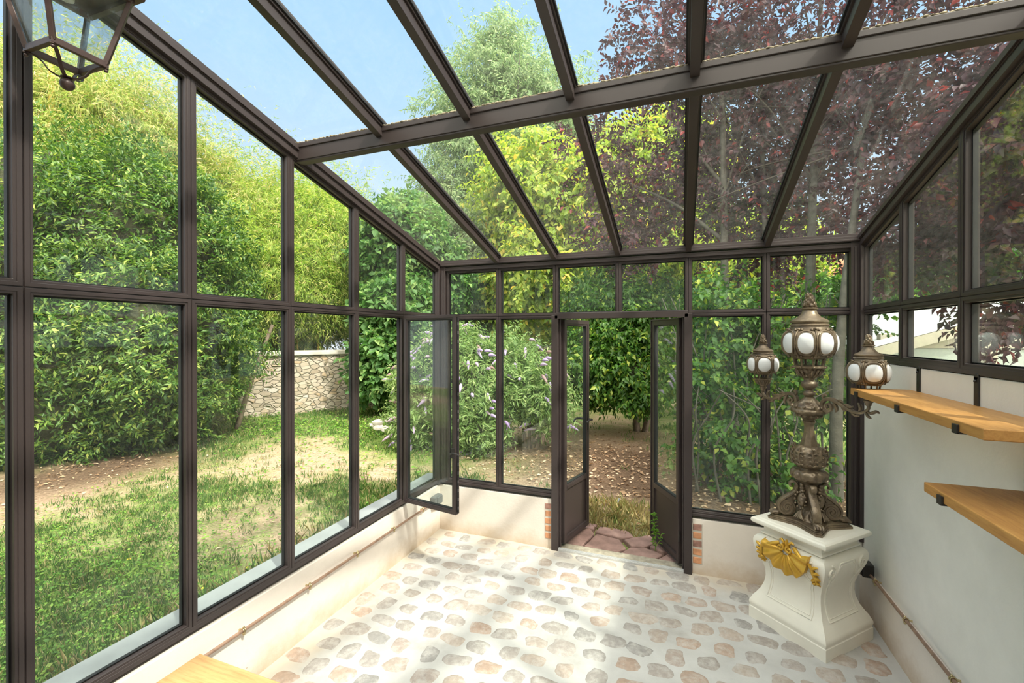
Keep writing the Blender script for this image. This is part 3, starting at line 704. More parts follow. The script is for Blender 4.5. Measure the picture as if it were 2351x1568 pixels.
# closing skirt to give the shell its thickness
base = len(V)
for i in range(na):
    p = V[i*nr+nr-1].copy(); d = Matrix.Rotation(FS*PI/2, 3, 'Z') @ Vector((0, 0.030, 0)); V.append(p + d)
for i in range(na-1): F.append((i*nr+nr-1, base+i, base+i+1, (i+1)*nr+nr-1))
m = MB(); m.add(V, F)
so = m.build('shell', M_gold, ped, smooth=50)
m = MB()
for s in (-1, 1):
    pts = [fpt(FS, u, 0.535, 0.036) + Vector((0, 0, z-0.535)) for u, z in spiral(s*0.026, 0.532, 0.021, 1.5, s, PI*0.6, 20)]
    m.tube(pts, [0.008*(1-0.4*i/20) for i in range(20)], 8)
    pts = [fpt(FS, s*u, 0.54, 0.03) + Vector((0,0,z-0.54)) for u, z in ((0.008,0.505),(0.012,0.535),(0.014,0.56),(0.030,0.574),(0.044,0.566))]
    m.tube(pts, [0.006,0.008,0.009,0.008,0.004], 8)
    pts = [fpt(FS, s*u, min(z,0.54), o) + Vector((0,0,max(0,z-0.54))) for u, z, o in ((0.045,0.545,0.028),(0.07,0.535,0.03),(0.10,0.520,0.028),(0.135,0.520,0.02))]
    m.tube(pts, [0.012,0.012,0.009,0.003], 8)
pts = [fpt(FS, 0, 0.54, 0.03) + Vector((0,0,z-0.54)) for z in (0.50,0.53,0.56,0.58)]; m.tube(pts, [0.006,0.009,0.011,0.006], 8)
m.build('shell_crest', M_gold, ped, smooth=60)
for s in (-1, 1):
    m = MB()
    st = [(s*0.128, 0.505), (s*0.150, 0.480), (s*0.158, 0.450), (s*0.168, 0.425), (s*0.165, 0.395)]
    m.band([fpt(FS, u, z, 0.010) for u, z in st], fpt(FS, 0, 0.4, 1)-fpt(FS, 0, 0.4, 0), [0.006,0.008,0.012,0.012,0.006], 0.009)
    for (a, b_) in (((s*0.150,0.478),(s*0.186,0.500)), ((s*0.156,0.455),(s*0.190,0.462)), ((s*0.162,0.435),(s*0.190,0.425)), ((s*0.165,0.420),(s*0.135,0.398)), ((s*0.166,0.405),(s*0.182,0.388)), ((s*0.160,0.398),(s*0.148,0.380))):
        mid = ((a[0]+b_[0])/2 + s*0.003, (a[1]+b_[1])/2+0.006)
        m.tube([fpt(FS, p[0], p[1], o) for p, o in ((a, 0.012), (mid, 0.017), (b_, 0.010))], [0.007, 0.010, 0.003], 7)
    m.ball(fpt(FS, s*0.150, 0.392, 0.012), 0.010, 8)
    m.build('gold_leaf_spray', M_gold, ped, smooth=60)

# ------------------------------------------------------------------ bronze candelabra
m_, N, L, b = new_mat('weathered_bronze'); b.inputs['Roughness'].default_value = 0.36; b.inputs['Metallic'].default_value = 0.35
t = noise(N, L, 14, 8, 0.7); r = ramp(N, L, t.outputs['Fac'], [(0.3, (0.11,0.078,0.052)), (0.55, (0.20,0.150,0.098)), (0.75, (0.33,0.265,0.17))])
L.new(r.outputs[0], b.inputs['Base Color']); t2 = noise(N, L, 90, 4, 0.6); bump(N, L, t2.outputs['Fac'], 0.35, 0.004, b); M_bronze = m_
m_, N, L, b = new_mat('ornamented_bronze'); b.inputs['Roughness'].default_value = 0.34; b.inputs['Metallic'].default_value = 0.35
t = noise(N, L, 20, 8, 0.7); r = ramp(N, L, t.outputs['Fac'], [(0.3, (0.10,0.070,0.048)), (0.55, (0.19,0.142,0.092)), (0.75, (0.36,0.29,0.19))]); L.new(r.outputs[0], b.inputs['Base Color'])
v = N.new('ShaderNodeTexVoronoi'); v.inputs['Scale'].default_value = 42; v.feature = 'SMOOTH_F1'; cc = N.new('ShaderNodeTexCoord'); L.new(cc.outputs['Object'], v.inputs['Vector']); bump(N, L, v.outputs['Distance'], 0.8, 0.012, b); M_orn = m_
m_, N, L, b = new_mat('frosted_white_glass'); b.inputs['Base Color'].default_value = (0.68, 0.69, 0.71, 1); b.inputs['Roughness'].default_value = 0.25; b.inputs['Subsurface Weight'].default_value = 0.0; M_opal = m_
ZB = 0.645
can = thing('candelabra', (PC[0], PC[1], ZB), 0, label='ornate bronze three-globe candelabra standing on the cream pedestal', cat='lamp')
Z = lambda z: z - ZB
def lath(m, prof, **k): m.lathe([(p[0], Z(p[1])) + tuple(p[2:]) for p in prof], **k)
# foot plate
m = MB()
def foot_poly(s):
    P = []
    for k in range(4):
        a = k*PI/2
        P += [(math.cos(a-0.07)*0.222*s, math.sin(a-0.07)*0.222*s), (math.cos(a+0.07)*0.222*s, math.sin(a+0.07)*0.222*s)]
        for t in np.linspace(0, 1, 9)[1:-1]:
            aa = a+0.07+(PI/2-0.14)*t; rr_ = 0.222 - 0.098*math.sin(t*PI)**0.75
            P.append((math.cos(aa)*rr_*s, math.sin(aa)*rr_*s))
    return P
fr0 = (Vector((0,0,0)), Vector((1,0,0)), Vector((0,1,0)), Vector((0,0,1)))
m.prism(foot_poly(1.0), fr0, 0, 0.012); m.prism(foot_poly(0.95), fr0, 0.012, 0.020); m.prism(foot_poly(0.90), fr0, 0.020, 0.030)
m.build('foot_plate', M_bronze, can, bevel=0.002)
# core under the rings
m = MB(); lath(m, [(0.10,0.670),(0.075,0.685),(0.045,0.72),(0.035,0.76),(0.04,0.80),(0.05,0.84),(0.055,0.88),(0.052,0.905)], n=24)
for k in range(4):
    a = PI/4 + k*PI/2; c = Vector((math.cos(a), math.sin(a), 0))
    m.ball(c*0.062 + Vector((0,0,Z(0.795))), 0.034, 12, (0.8,0.8,1.35))
    for q in range(12):
        t = q/12*2*PI; d = Vector((-math.sin(a), math.cos(a), 0))
        m.ball(c*0.082 + d*0.034*math.cos(t) + Vector((0,0,Z(0.795)+0.050*math.sin(t))), 0.007, 6)
    for q in range(3): m.ball(c*(0.062+0.004*q) + Vector((0,0,Z(0.858)+0.020*q-0.01)), 0.016-0.002*q, 8)
    for q in range(5):
        ang = (q-2)*0.5; d = Vector((-math.sin(a), math.cos(a), 0))
        m.tube([c*0.075+Vector((0,0,Z(0.735))), c*0.09+d*0.012*math.sin(ang)+Vector((0,0,Z(0.715))), c*0.105+d*0.030*math.sin(ang)+Vector((0,0,Z(0.690)))], [0.006,0.008,0.004], 6)
m.build('core', M_orn, can, smooth=60)
# four scroll legs, each with a paw
def leg_path():
    P = []
    for i in range(14):       # small upper volute curling outward
        t = 1 - i/13; a = PI*0.15 + t*2*PI*1.1
        P.append((0.082+0.021*(1-t*0.85)*math.cos(a), 0.868+0.021*(1-t*0.85)*math.sin(a)))
    return P
def leg_build(ang):
    c = Vector((math.cos(ang), math.sin(ang), 0)); nrm = Vector((-math.sin(ang), math.cos(ang), 0))
    m = MB(); Pt = lambda s, z: c*s + Vector((0,0,Z(z)))
    up = [(0.100,0.862),(0.104,0.876),(0.096,0.888),(0.082,0.892),(0.070,0.884),(0.066,0.866),(0.070,0.845),(0.084,0.825),(0.108,0.805),(0.135,0.785),(0.157,0.762),(0.166,0.735),(0.160,0.708),(0.140,0.690),(0.115,0.688),(0.096,0.702),(0.088,0.724),(0.096,0.748),(0.114,0.757),(0.132,0.748),(0.138,0.730),(0.130,0.716),(0.116,0.716),(0.112,0.728),(0.120,0.733)]
    Q = []
    for i in range(len(up)-1):
        p0 = up[max(i-1,0)]; p1 = up[i]; p2 = up[i+1]; p3 = up[min(i+2, len(up)-1)]
        for t in (0, 0.33, 0.66):
            Q.append(tuple(0.5*((2*p1[k]) + (-p0[k]+p2[k])*t + (2*p0[k]-5*p1[k]+4*p2[k]-p3[k])*t*t + (-p0[k]+3*p1[k]-3*p2[k]+p3[k])*t**3) for k in (0,1)))
    n = len(Q)
    m.band([Pt(s, z) for s, z in Q], nrm, [0.006+0.003*math.sin(PI*i/n) for i in range(n)], [0.014+0.008*math.sin(PI*min(1,i/n*1.3)) if i < n*0.7 else 0.020 for i in range(n)], 10)
    # web filling the big volute
    m.lathe([(0.004,-0.013),(0.050,-0.013),(0.056,0.0),(0.050,0.013),(0.004,0.013)], (0,0,0), 24)
    k0 = len(m.v) - 5*24; R = Matrix.Rotation(PI/2, 3, 'X'); Rz = Matrix.Rotation(ang, 3, 'Z')
    for i in range(k0, len(m.v)):
        p = Rz @ (R @ Vector(m.v[i])); m.v[i] = tuple(p + Pt(0.122, 0.726))
    # web of the upper limb
    m.band([Pt(0.062, 0.87), Pt(0.075, 0.82), Pt(0.10, 0.78), Pt(0.115, 0.74)], nrm, [0.016, 0.018, 0.026, 0.03], 0.010, 10)
    for i in range(9):   # leafy ridge down the back
        s, z = Q[min(n-1, 21+i*3)]; m.ball(Pt(s, z), 0.010, 7, (1,1,1.2))
    lg = m.build('leg', M_bronze, can, smooth=50)
    m = MB()
    m.ball(Pt(0.178, 0.690), 0.024, 12, (1.1,1.1,0.75)); m.band([Pt(0.150,0.700), Pt(0.165,0.694), Pt(0.185,0.690)], nrm, [0.012,0.014,0.013], [0.018,0.022,0.024], 10)
    for q in (-1.5,-0.5,0.5,1.5):
        m.tube([Pt(0.180,0.695)+nrm*q*0.012, Pt(0.198,0.692)+nrm*q*0.0135, Pt(0.210,0.682)+nrm*q*0.0135], [0.009,0.0095,0.006], 8)
    m.build('paw', M_orn, lg, smooth=60)
for k in range(4): leg_build(-PI/2 + k*PI/2 + 0.02)
# lower ring, vase, stem
m = MB(); lath(m, [(0.055,0.880),(0.058,0.892),(0.068,0.902),(0.072,0.908),(0.088,0.918,0.03),(0.097,0.935,0.05),(0.0985,0.952,0.05),(0.090,0.968,0.04),(0.076,0.976),(0.062,0.980),(0.060,0.986)], n=72, lobes=12); m.build('gadroon_ring', M_orn, can, smooth=60)
m = MB(); lath(m, [(0.058,0.984),(0.064,0.992),(0.078,1.004,0.02),(0.090,1.030,0.04),(0.0935,1.056,0.04),(0.088,1.082,0.04),(0.077,1.103,0.03),(0.062,1.116),(0.054,1.122)], n=72, lobes=8)
for k in range(8):
    a = 2*PI*k/8; c = Vector((math.cos(a), math.sin(a), 0)); d = Vector((-math.sin(a), math.cos(a), 0))
    m.tube([c*0.066+Vector((0,0,Z(0.995))), c*0.090+d*0.004+Vector((0,0,Z(1.02))), c*0.097+Vector((0,0,Z(1.055))), c*0.092-d*0.003+Vector((0,0,Z(1.085))), c*0.085+Vector((0,0,Z(1.108))), c*0.093+Vector((0,0,Z(1.120)))], [0.004,0.006,0.007,0.007,0.007,0.009], 6)
    for s in (-1, 1):
        for q in range(4):
            z = 1.012+q*0.024; m.tube([c*0.092+Vector((0,0,Z(z))), c*0.094+d*s*0.014+Vector((0,0,Z(z+0.008))), c*0.092+d*s*0.024+Vector((0,0,Z(z+0.004)))], [0.004,0.006,0.004], 6)
m.build('vase', M_orn, can, smooth=60)
m = MB(); lath(m, [(0.050,1.115),(0.047,1.13),(0.036,1.165),(0.029,1.20),(0.0265,1.23),(0.028,1.255),(0.034,1.262),(0.036,1.270),(0.030,1.276),(0.030,1.284)], n=8); m.build('stem', M_bronze, can, smooth=30)
m = MB(); lath(m, [(0.030,1.280),(0.045,1.292,0.03),(0.066,1.312,0.05),(0.078,1.322),(0.097,1.328),(0.100,1.336),(0.097,1.346),(0.090,1.350),(0.090,1.358),(0.086,1.366,0.03),(0.066,1.380,0.05),(0.046,1.396,0.05),(0.032,1.412),(0.026,1.420)], n=72, lobes=12)
for k in range(12):
    a = 2*PI*k/12; c = Vector((math.cos(a), math.sin(a), 0)); m.ball(c*0.090+Vector((0,0,Z(1.364))), 0.010, 7); m.ball(c*0.062+Vector((0,0,Z(1.308))), 0.012, 7)
m.build('hub', M_orn, can, smooth=60)
m = MB(); lath(m, [(0.022,1.415),(0.022,1.424),(0.031,1.430),(0.034,1.440),(0.031,1.450),(0.021,1.456),(0.019,1.464),(0.030,1.474),(0.043,1.486),(0.046,1.500),(0.042,1.512),(0.030,1.518),(0.029,1.526)], n=28); m.build('baluster', M_bronze, can, smooth=60)

def globe(root, c0, R, H, n, th0, big):
    """c0: centre of the globe; children: cage, panes, roof, finial, basket"""
    c0 = Vector(c0); ex = 2.4
    def rad(z): return R*max(0.0, 1-(abs(z)/(H*1.28))**ex)**(1/ex)
    m = MB(); prof = [(rad(z)-0.002, z) for z in np.linspace(-H*1.02, H*1.02, 17)]
    m.lathe(prof, c0, 48)
    panes = []
    for k in range(n):
        th = th0 + 2*PI*k/n; dth = PI/n*(0.74 if big else 0.78); dz = H*0.76
        def pt(s, t, off): 
            z = t*dz; r_ = rad(z)+off; a = th+s*dth; return c0 + Vector((r_*math.cos(a), r_*math.sin(a), z))
        se = lambda v: math.copysign(abs(v)**0.72, v)
        K = 28
        for ro, of, tr in ((1.04, 0.002, 0.020*R), (1.15, 0.003, 0.024*R)):
            loop = [pt(ro*se(math.cos(2*PI*j/K)), ro*se(math.sin(2*PI*j/K)), of) for j in range(K+1)]
            m.tube(loop, tr, 6, cap=False)
        p = MB(); V = [pt(0, 0, 0.005)]; F = []
        for q in range(1, 6):
            for j in range(K): V.append(pt(q/5*se(math.cos(2*PI*j/K)), q/5*se(math.sin(2*PI*j/K)), 0.004-0.003*(q/5)**4))
        for j in range(K): F.append((0, 1+j, 1+(j+1) % K))
        for q in range(4):
            for j in range(K): F.append((1+q*K+j, 1+(q+1)*K+j, 1+(q+1)*K+(j+1) % K, 1+q*K+(j+1) % K))
        p.add(V, F); panes.append(p)
        a = th + PI/n
        rib = [c0 + Vector(((rad(z)+0.002)*math.cos(a), (rad(z)+0.002)*math.sin(a), z)) for z in np.linspace(-H, H, 9)]
        m.tube(rib, 0.035*R, 6)
        for z, rr_ in ((H*0.97, 0.085*R), (-H*0.98, 0.075*R)):
            q0 = c0 + Vector(((rad(z)+0.001)*math.cos(a), (rad(z)+0.001)*math.sin(a), z)); m.ball(q0, rr_, 8)
            m.ball(q0 + Vector((-math.sin(a), math.cos(a), 0))*rr_*1.4, rr_*0.7, 7); m.ball(q0 - Vector((-math.sin(a), math.cos(a), 0))*rr_*1.4, rr_*0.7, 7)
            m.ball(q0 + Vector((math.cos(a), math.sin(a), 0.6))*rr_*0.7, rr_*0.6, 7)
    cg = m.build('globe_cage', M_bronze, root, smooth=55)
    for p in panes: p.build('frosted_pane', M_opal, cg, smooth=80)
    zt = H*1.0; m = MB()
    m.lathe([(rad(zt)*1.0, zt-0.003), (R*0.70, zt+0.02*R), (R*0.66, zt+0.13*R), (R*0.72, zt+0.17*R), (R*0.68, zt+0.22*R), (R*0.62, zt+0.25*R), (R*0.68, zt+0.30*R), (R*0.69, zt+0.36*R), (R*0.60, zt+0.42*R), (R*0.42, zt+0.52*R), (R*0.30, zt+0.66*R), (R*0.24, zt+0.82*R), (R*0.31, zt+0.86*R), (R*0.31, zt+0.90*R), (R*0.18, zt+0.93*R)], c0, n*4 if big else 24)
    m.build('lamp_roof', M_bronze, root, smooth=40)
    m = MB(); f0 = c0 + Vector((0,0,zt+0.90*R)); rq = random.Random(5)
    m.lathe([(R*0.16,0),(R*0.21,R*0.08),(R*0.20,R*0.22),(R*0.15,R*0.34),(R*0.17,R*0.40),(R*0.10,R*0.56),(R*0.02,R*0.62)], f0, 16)
    for q in range(26):
        t = q/26; a = q*2.4; rr_ = R*(0.21-0.13*t); m.ball(f0 + Vector((rr_*math.cos(a), rr_*math.sin(a), R*(0.05+0.55*t))), R*rq.uniform(0.05, 0.085), 6, (1,1,1.3))
    m.build('finial', M_orn, root, smooth=60)
    m = MB(); zb = -H*0.98
    m.lathe([(rad(zb)+0.002, zb+0.004), (R*0.66, zb-0.02*R), (R*0.60, zb-0.10*R), (R*0.55, zb-0.12*R)], c0, 32)
    for k in range(n):
        a = th0 + 2*PI*(k+0.5)/n; m.tube([c0+Vector((R*0.56*math.cos(a), R*0.56*math.sin(a), zb-0.10*R)), c0+Vector((R*0.50*math.cos(a), R*0.50*math.sin(a), zb-0.42*R))], [R*0.05, R*0.045], 6)
        m.ball(c0+Vector((R*0.60*math.cos(a), R*0.60*math.sin(a), zb-0.46*R)), R*0.06, 7)
    m.lathe([(R*0.50, zb-0.38*R), (R*0.60, zb-0.42*R), (R*0.60, zb-0.48*R), (R*0.50, zb-0.52*R), (R*0.46, zb-0.62*R), (R*0.34, zb-0.78*R), (R*0.26, zb-0.90*R), (R*0.20, zb-0.96*R), (R*0.20, zb-1.02*R)], c0, 32)
    for k in range(n*2):
        a = PI*k/n; m.tube([c0+Vector((R*0.50*math.cos(a), R*0.50*math.sin(a), zb-0.56*R)), c0+Vector((R*0.42*math.cos(a), R*0.42*math.sin(a), zb-0.74*R)), c0+Vector((R*0.26*math.cos(a), R*0.26*math.sin(a), zb-0.88*R))], [R*0.05, R*0.05, R*0.02], 6)
    m.build('basket', M_orn, root, smooth=60)
globe(can, (0, 0, Z(1.752)), 0.147, 0.082, 8, math.radians(-90-24+4), True)
# two arms with small lamps
AA = math.radians(-52.5); ARM = 0.338
def cr_spline(up, k=3):
    Q = []
    for i in range(len(up)-1):
        p0 = Vector(up[max(i-1,0)]); p1 = Vector(up[i]); p2 = Vector(up[i+1]); p3 = Vector(up[min(i+2, len(up)-1)])
        for j in range(k):
            t = j/k; Q.append(0.5*((2*p1) + (p2-p0)*t + (2*p0-5*p1+4*p2-p3)*t*t + (3*p1-p0-3*p2+p3)*t**3))
    Q.append(Vector(up[-1])); return Q
for s in (0, 1):
    a = AA + s*PI; c = Vector((math.cos(a), math.sin(a), 0)); nrm = Vector((-math.sin(a), math.cos(a), 0))
    Pt = lambda r_, z: c*r_ + Vector((0,0,Z(z)))
    m = MB()
    main = cr_spline([Pt(0.122,1.372), Pt(0.112,1.384), Pt(0.124,1.396), Pt(0.140,1.384), Pt(0.136,1.362), Pt(0.112,1.350), Pt(0.090,1.362), Pt(0.086,1.392), Pt(0.104,1.418), Pt(0.140,1.424), Pt(0.178,1.412), Pt(0.215,1.392), Pt(0.252,1.376), Pt(0.290,1.370), Pt(0.322,1.378), Pt(0.345,1.400), Pt(0.345,1.425)], 3)
    n = len(main); m.band(main, nrm, [0.005+0.006*math.sin(PI*i/n) for i in range(n)], [0.008+0.006*math.sin(PI*i/n) for i in range(n)], 8)
    for pl, r_ in (([(0.145,1.424),(0.158,1.404),(0.172,1.372),(0.166,1.352)], 0.009), ([(0.200,1.400),(0.225,1.405),(0.250,1.394),(0.268,1.404)], 0.008), ([(0.245,1.378),(0.262,1.362),(0.282,1.352),(0.300,1.356)], 0.008),
                   ([(0.290,1.372),(0.305,1.392),(0.300,1.415),(0.288,1.424)], 0.008), ([(0.335,1.390),(0.358,1.378),(0.384,1.392),(0.402,1.384)], 0.009), ([(0.330,1.384),(0.342,1.362),(0.360,1.350)], 0.007),
                   ([(0.098,1.414),(0.088,1.432),(0.100,1.446),(0.112,1.436)], 0.008), ([(0.17,1.414),(0.19,1.424),(0.21,1.414)], 0.007), ([(0.20,1.398),(0.21,1.380),(0.228,1.368)], 0.007)):
        q = cr_spline([Pt(x, z) for x, z in pl], 3); k_ = len(q); m.band(q, nrm, [r_*math.sin(PI*(i+0.6)/(k_+0.4)) for i in range(k_)], [r_*1.2*math.sin(PI*(i+0.6)/(k_+0.4)) for i in range(k_)], 7)
    m.lathe([(0.010,0),(0.016,0.006),(0.014,0.014),(0.022,0.022),(0.024,0.030),(0.016,0.036)], Pt(0.345,1.415), 16)
    arm = m.build('arm', M_bronze, can, smooth=60)
    globe(can, tuple(c*0.345 + Vector((0,0,Z(1.600)))), 0.094, 0.060, 6, a + 0.35, False)

# ------------------------------------------------------------------ oak shelves and their irons
def shelf(y0, y1, x0, z, label, by):
    r = thing('wall_shelf', (W, y1, z), 0, label=label, cat='shelf')
    m = MB(); m.box((-(W-x0)/2, (y0-y1)/2, -0.018), (W-x0, y1-y0, 0.036)); m.build('board', M_oak, r, bevel=0.003)
    for y in by:
        q = y-y1; m = MB()
        m.box((-0.004, q, 0.055), (0.007, 0.030, 0.125)); m.tube([(-0.001, q, 0.117), (-0.0075, q, 0.117)], 0.015, 14)
        m.ball((-0.010, q, 0.100), 0.006, 8)
        m.box((-(W-x0)/2-0.001, q, -0.0395), (W-x0+0.012, 0.030, 0.007)); m.box((-(W-x0)-0.0045, q, -0.027), (0.008, 0.030, 0.032))
        m.build('shelf_bracket', M_black, r, bevel=0.0015)
    return r
shelf(1.790, 2.935, 2.958, 1.512, 'upper honey oak wall shelf, wholly in view, with sun patches on it', (2.84, 2.365, 1.93))
shelf(0.90, 2.108, 2.942, 1.25, 'lower honey oak wall shelf, cut off by the right edge of the view', (1.985, 1.50, 1.05))

# ------------------------------------------------------------------ table at the camera's left
tb = thing('table', (1.01, 0.33, 0), math.radians(0.3), label='pale oak table top corner at the bottom left, on black steel legs', cat='table')
m = MB(); m.box((0, 0, 0.735), (0.80, 1.35, 0.030)); m.build('tabletop', M_oak_t, tb, bevel=0.003)
for sx_ in (-1, 1):
    for sy_ in (-1, 1):
        m = MB(); m.bar((sx_*0.33, sy_*0.57, 0.0), (sx_*0.33, sy_*0.57, 0.70), 0.035, 0.035, (1,0,0)); m.build('leg', M_black, tb, bevel=0.002)
m = MB()
for sy_ in (-1, 1): m.bar((-0.33, sy_*0.57, 0.707), (0.33, sy_*0.57, 0.707), 0.035, 0.025)
for sx_ in (-1, 1): m.bar((sx_*0.33, -0.57, 0.707), (sx_*0.33, 0.57, 0.707), 0.035, 0.025)
m.build('apron_frame', M_black, tb, bevel=0.002)

# ------------------------------------------------------------------ conduits with brass clips, junction boxes
def conduit(pts, clips, side, label, x):
    r = thing('conduit_pipe', pts[0], 0, label=label, cat='pipe'); o0 = Vector(pts[0])
    m = MB(); m.tube([Vector(p)-o0 for p in pts], 0.0085, 10); m.build('pipe', M_copper, r, smooth=60)
    for y in clips:
        c = Vector((x, y, pts[0][2])) - o0; m = MB()
        ring = [c + Vector((0.0115*math.cos(t), 0, 0.0115*math.sin(t))) for t in np.linspace(0, 2*PI, 13)]
        for dy in (-0.004, 0.004): m.tube([p+Vector((0, dy, 0)) for p in ring], 0.003, 6, cap=False)
        m.tube([c+Vector((0,0,0)), c+Vector((-side*0.026, 0, 0))], 0.006, 8)
        for s in (-1, 1):
            m.ball(c+Vector((0.004*side, 0, s*0.016)), 0.007, 8); m.tube([c+Vector((0.004*side,0,s*0.006)), c+Vector((0.004*side,0,s*0.022))], 0.003, 6)
        m.build('pipe_clip', M_brass, r, smooth=60)
conduit([(0.034, YB+0.1, 0.314), (0.034, 1.5, 0.315), (0.034, 3.43, 0.312)], [-0.06, 0.36, 0.78, 1.19, 1.605, 2.03, 2.445, 2.86, 3.27], 1, 'reddish conduit pipe with brass clips along the left low wall', 0.034)
conduit([(W-0.040, YB+0.1, 0.325), (W-0.040, 1.5, 0.325), (W-0.040, 3.33, 0.325)], [0.72, 1.15, 1.58, 2.01, 2.445, 2.87, 3.25], -1, 'dark conduit pipe with brass clips along the right wall, passing behind the pedestal', W-0.040)
b1 = thing('junction_box', (0.012, 3.485, 0.322), 0, label='small grey junction box on the left low wall in the far corner', cat='socket')
m = MB(); m.box((0.028, 0, 0), (0.052, 0.125, 0.082)); m.build('housing', M_boxgrey, b1, bevel=0.008)
m = MB(); m.box((0.058, 0.012, 0.0), (0.012, 0.080, 0.066)); m.build('flap', M_boxgrey, b1, bevel=0.004)
b2 = thing('junction_box', (W-0.018, 3.365, 0.345), 0, label='small black junction box on the right wall just behind the pedestal', cat='socket')
m = MB(); m.box((-0.032, 0, 0), (0.062, 0.080, 0.080)); m.build('housing', M_black, b2, bevel=0.008)
m = MB(); m.box((-0.066, 0, 0.0), (0.010, 0.060, 0.060)); m.build('flap', M_black, b2, bevel=0.003)

# ------------------------------------------------------------------ hanging lantern
ln = thing('hanging_lantern', (0.230, 0.838, 2.70), math.radians(2), label='bronze-brown four-sided glass lantern hanging at the top left', cat='lantern')
hb, ht, hz = 0.070, 0.118, 0.235
cs4 = [(-1,-1),(1,-1),(1,1),(-1,1)]
m = MB()
fr0 = (Vector((0,0,0)), Vector((1,0,0)), Vector((0,1,0)), Vector((0,0,1)))
m.ring([(x*(hb+0.004), y*(hb+0.004)) for x, y in cs4], 0.014, fr0, -0.010, 0.010)
m.ring([(x*(ht+0.004), y*(ht+0.004)) for x, y in cs4], 0.014, fr0, hz-0.008, hz+0.010)
for x, y in cs4: m.bar((x*(hb-0.003), y*(hb-0.003), 0), (x*(ht-0.003), y*(ht-0.003), hz), 0.014, 0.014, (x, y, 0))
m.build('frame', M_iron, ln, bevel=0.0015)
for k in range(4):
    (x0, y0), (x1, y1) = cs4[k], cs4[(k+1) % 4]; m = MB(); V = []
    for ins in (0.006, 0.009):
        f1 = (hb-ins)/hb; f2 = (ht-ins)/ht
        V += [Vector((x0*hb*f1, y0*hb*f1, 0.006)), Vector((x1*hb*f1, y1*hb*f1, 0.006)), Vector((x1*ht*f2, y1*ht*f2, hz-0.004)), Vector((x0*ht*f2, y0*ht*f2, hz-0.004))]
    m.add(V, [(0,1,2,3),(7,6,5,4),(0,4,5,1),(1,5,6,2),(2,6,7,3),(3,7,4,0)]); m.build('glass_pane', M_glass_lamp, ln)
m = MB(); V = []
for z, h in ((hz+0.008, 0.142), (hz+0.016, 0.144), (hz+0.030, 0.128), (hz+0.075, 0.085), (hz+0.125, 0.040), (hz+0.135, 0.034), (hz+0.150, 0.036), (hz+0.160, 0.015)):
    V += [(x*h, y*h, z) for x, y in cs4]
F = [(3,2,1,0)] + [(i*4+k, i*4+(k+1) % 4, (i+1)*4+(k+1) % 4, (i+1)*4+k) for i in range(7) for k in range(4)] + [(28,29,30,31)]
m.add(V, F); m.build('cap', M_iron, ln, bevel=0.002)
for x, y in cs4:
    d = Vector((x, y, 0)).normalized(); h2 = hb*math.sqrt(2)
    q = cr_spline([d*(h2+0.004)+Vector((0,0,-0.012)), d*(h2-0.018)+Vector((0,0,-0.014)), d*(h2-0.040)+Vector((0,0,-0.030)), d*(h2-0.055)+Vector((0,0,-0.052)), d*0.022+Vector((0,0,-0.066)), d*0.004+Vector((0,0,-0.067))], 4)
    m = MB(); m.band(q, Vector((-d.y, d.x, 0)), 0.0022, 0.0055, 8)
    m.ball(d*(h2-0.002)+Vector((0,0,-0.020)), 0.0062, 8, (1,1,0.9)); m.build('curved_strap', M_iron, ln, smooth=50)
m = MB(); m.lathe([(0.003,-0.062),(0.017,-0.066),(0.017,-0.069),(0.006,-0.071)], (0,0,0), 16); m.ball((0,0,-0.088), 0.0195, 16, (1,1,1.0)); m.build('ball_finial', M_iron, ln, smooth=60)
m = MB(); m.band([Vector((0.012,0.024+0.010*math.sin(t), -0.058+0.010*math.cos(t))) for t in np.linspace(-0.3, 5.2, 14)], (1,0,0), 0.001, 0.007, 6); m.build('clip', M_boxgrey, ln, smooth=50)
m = MB(); m.lathe([(0.018, hz-0.05), (0.020, hz-0.02), (0.030, hz-0.018), (0.030, hz+0.01)], (0,0,0), 16); m.build('bulb_holder', M_ceramic, ln, smooth=50)
m = MB(); hk = 3.155-2.70
m.tube([(0,0,hz+0.155), (0,0,hz+0.175)], 0.006, 8)
m.tube([Vector((0.012*math.cos(t), 0, hz+0.186+0.012*math.sin(t))) for t in np.linspace(0, 2*PI, 15)], 0.0025, 6, cap=False)
m.tube([(0,0,hz+0.195), (0,0.0,hk-0.02)], 0.003, 6); m.build('hook', M_iron, ln, smooth=50)
ntrim += 1; m = MB(); m.box((0.31, 0.838, 3.140), (0.60, 0.012, 0.016)); tag(m.build('trim_%d' % ntrim, M_frame), 'thin dark bar under the roof from which the lantern hangs', 'bar', kind='structure')

# ------------------------------------------------------------------ house side behind the camera
m = MB(); m.box((W/2, YB-0.17, 2.3), (W+6.0, 0.24, 4.6)); o = m.build('wall_back', M_plaster_w); tag(o, 'white house wall behind the viewpoint', 'wall', kind='structure')
M_green = simple('sea_green_paint', (0.05, 0.33, 0.25), 0.5, 0, 0.1, 5)
M_dark = simple('dim_glass', (0.05, 0.06, 0.055), 0.12)
hd = thing('door_3', (0.9, YB-0.05, 0), 0, label='wide dark glazed house door behind the viewpoint', cat='door', kind='structure')
m = MB(); m.box((0, 0.02, 1.15), (1.5, 0.03, 2.3)); m.build('glazing', M_dark, hd)
m = MB(); fr_ = (Vector((0,0,0)), Vector((1,0,0)), Vector((0,0,1)), Vector((0,1,0))); m.ring([(-0.78,0),(0.78,0),(0.78,2.34),(-0.78,2.34)], 0.06, fr_, 0.0, 0.05); m.box((0,0.025,1.15),(0.06,0.05,2.3)); m.build('frame', M_frame, hd)
sh = thing('window_shutter', (2.48, YB-0.045, 0.55), 0, label='tall sea-green shutter on the house wall behind the viewpoint', cat='shutter')
m = MB()
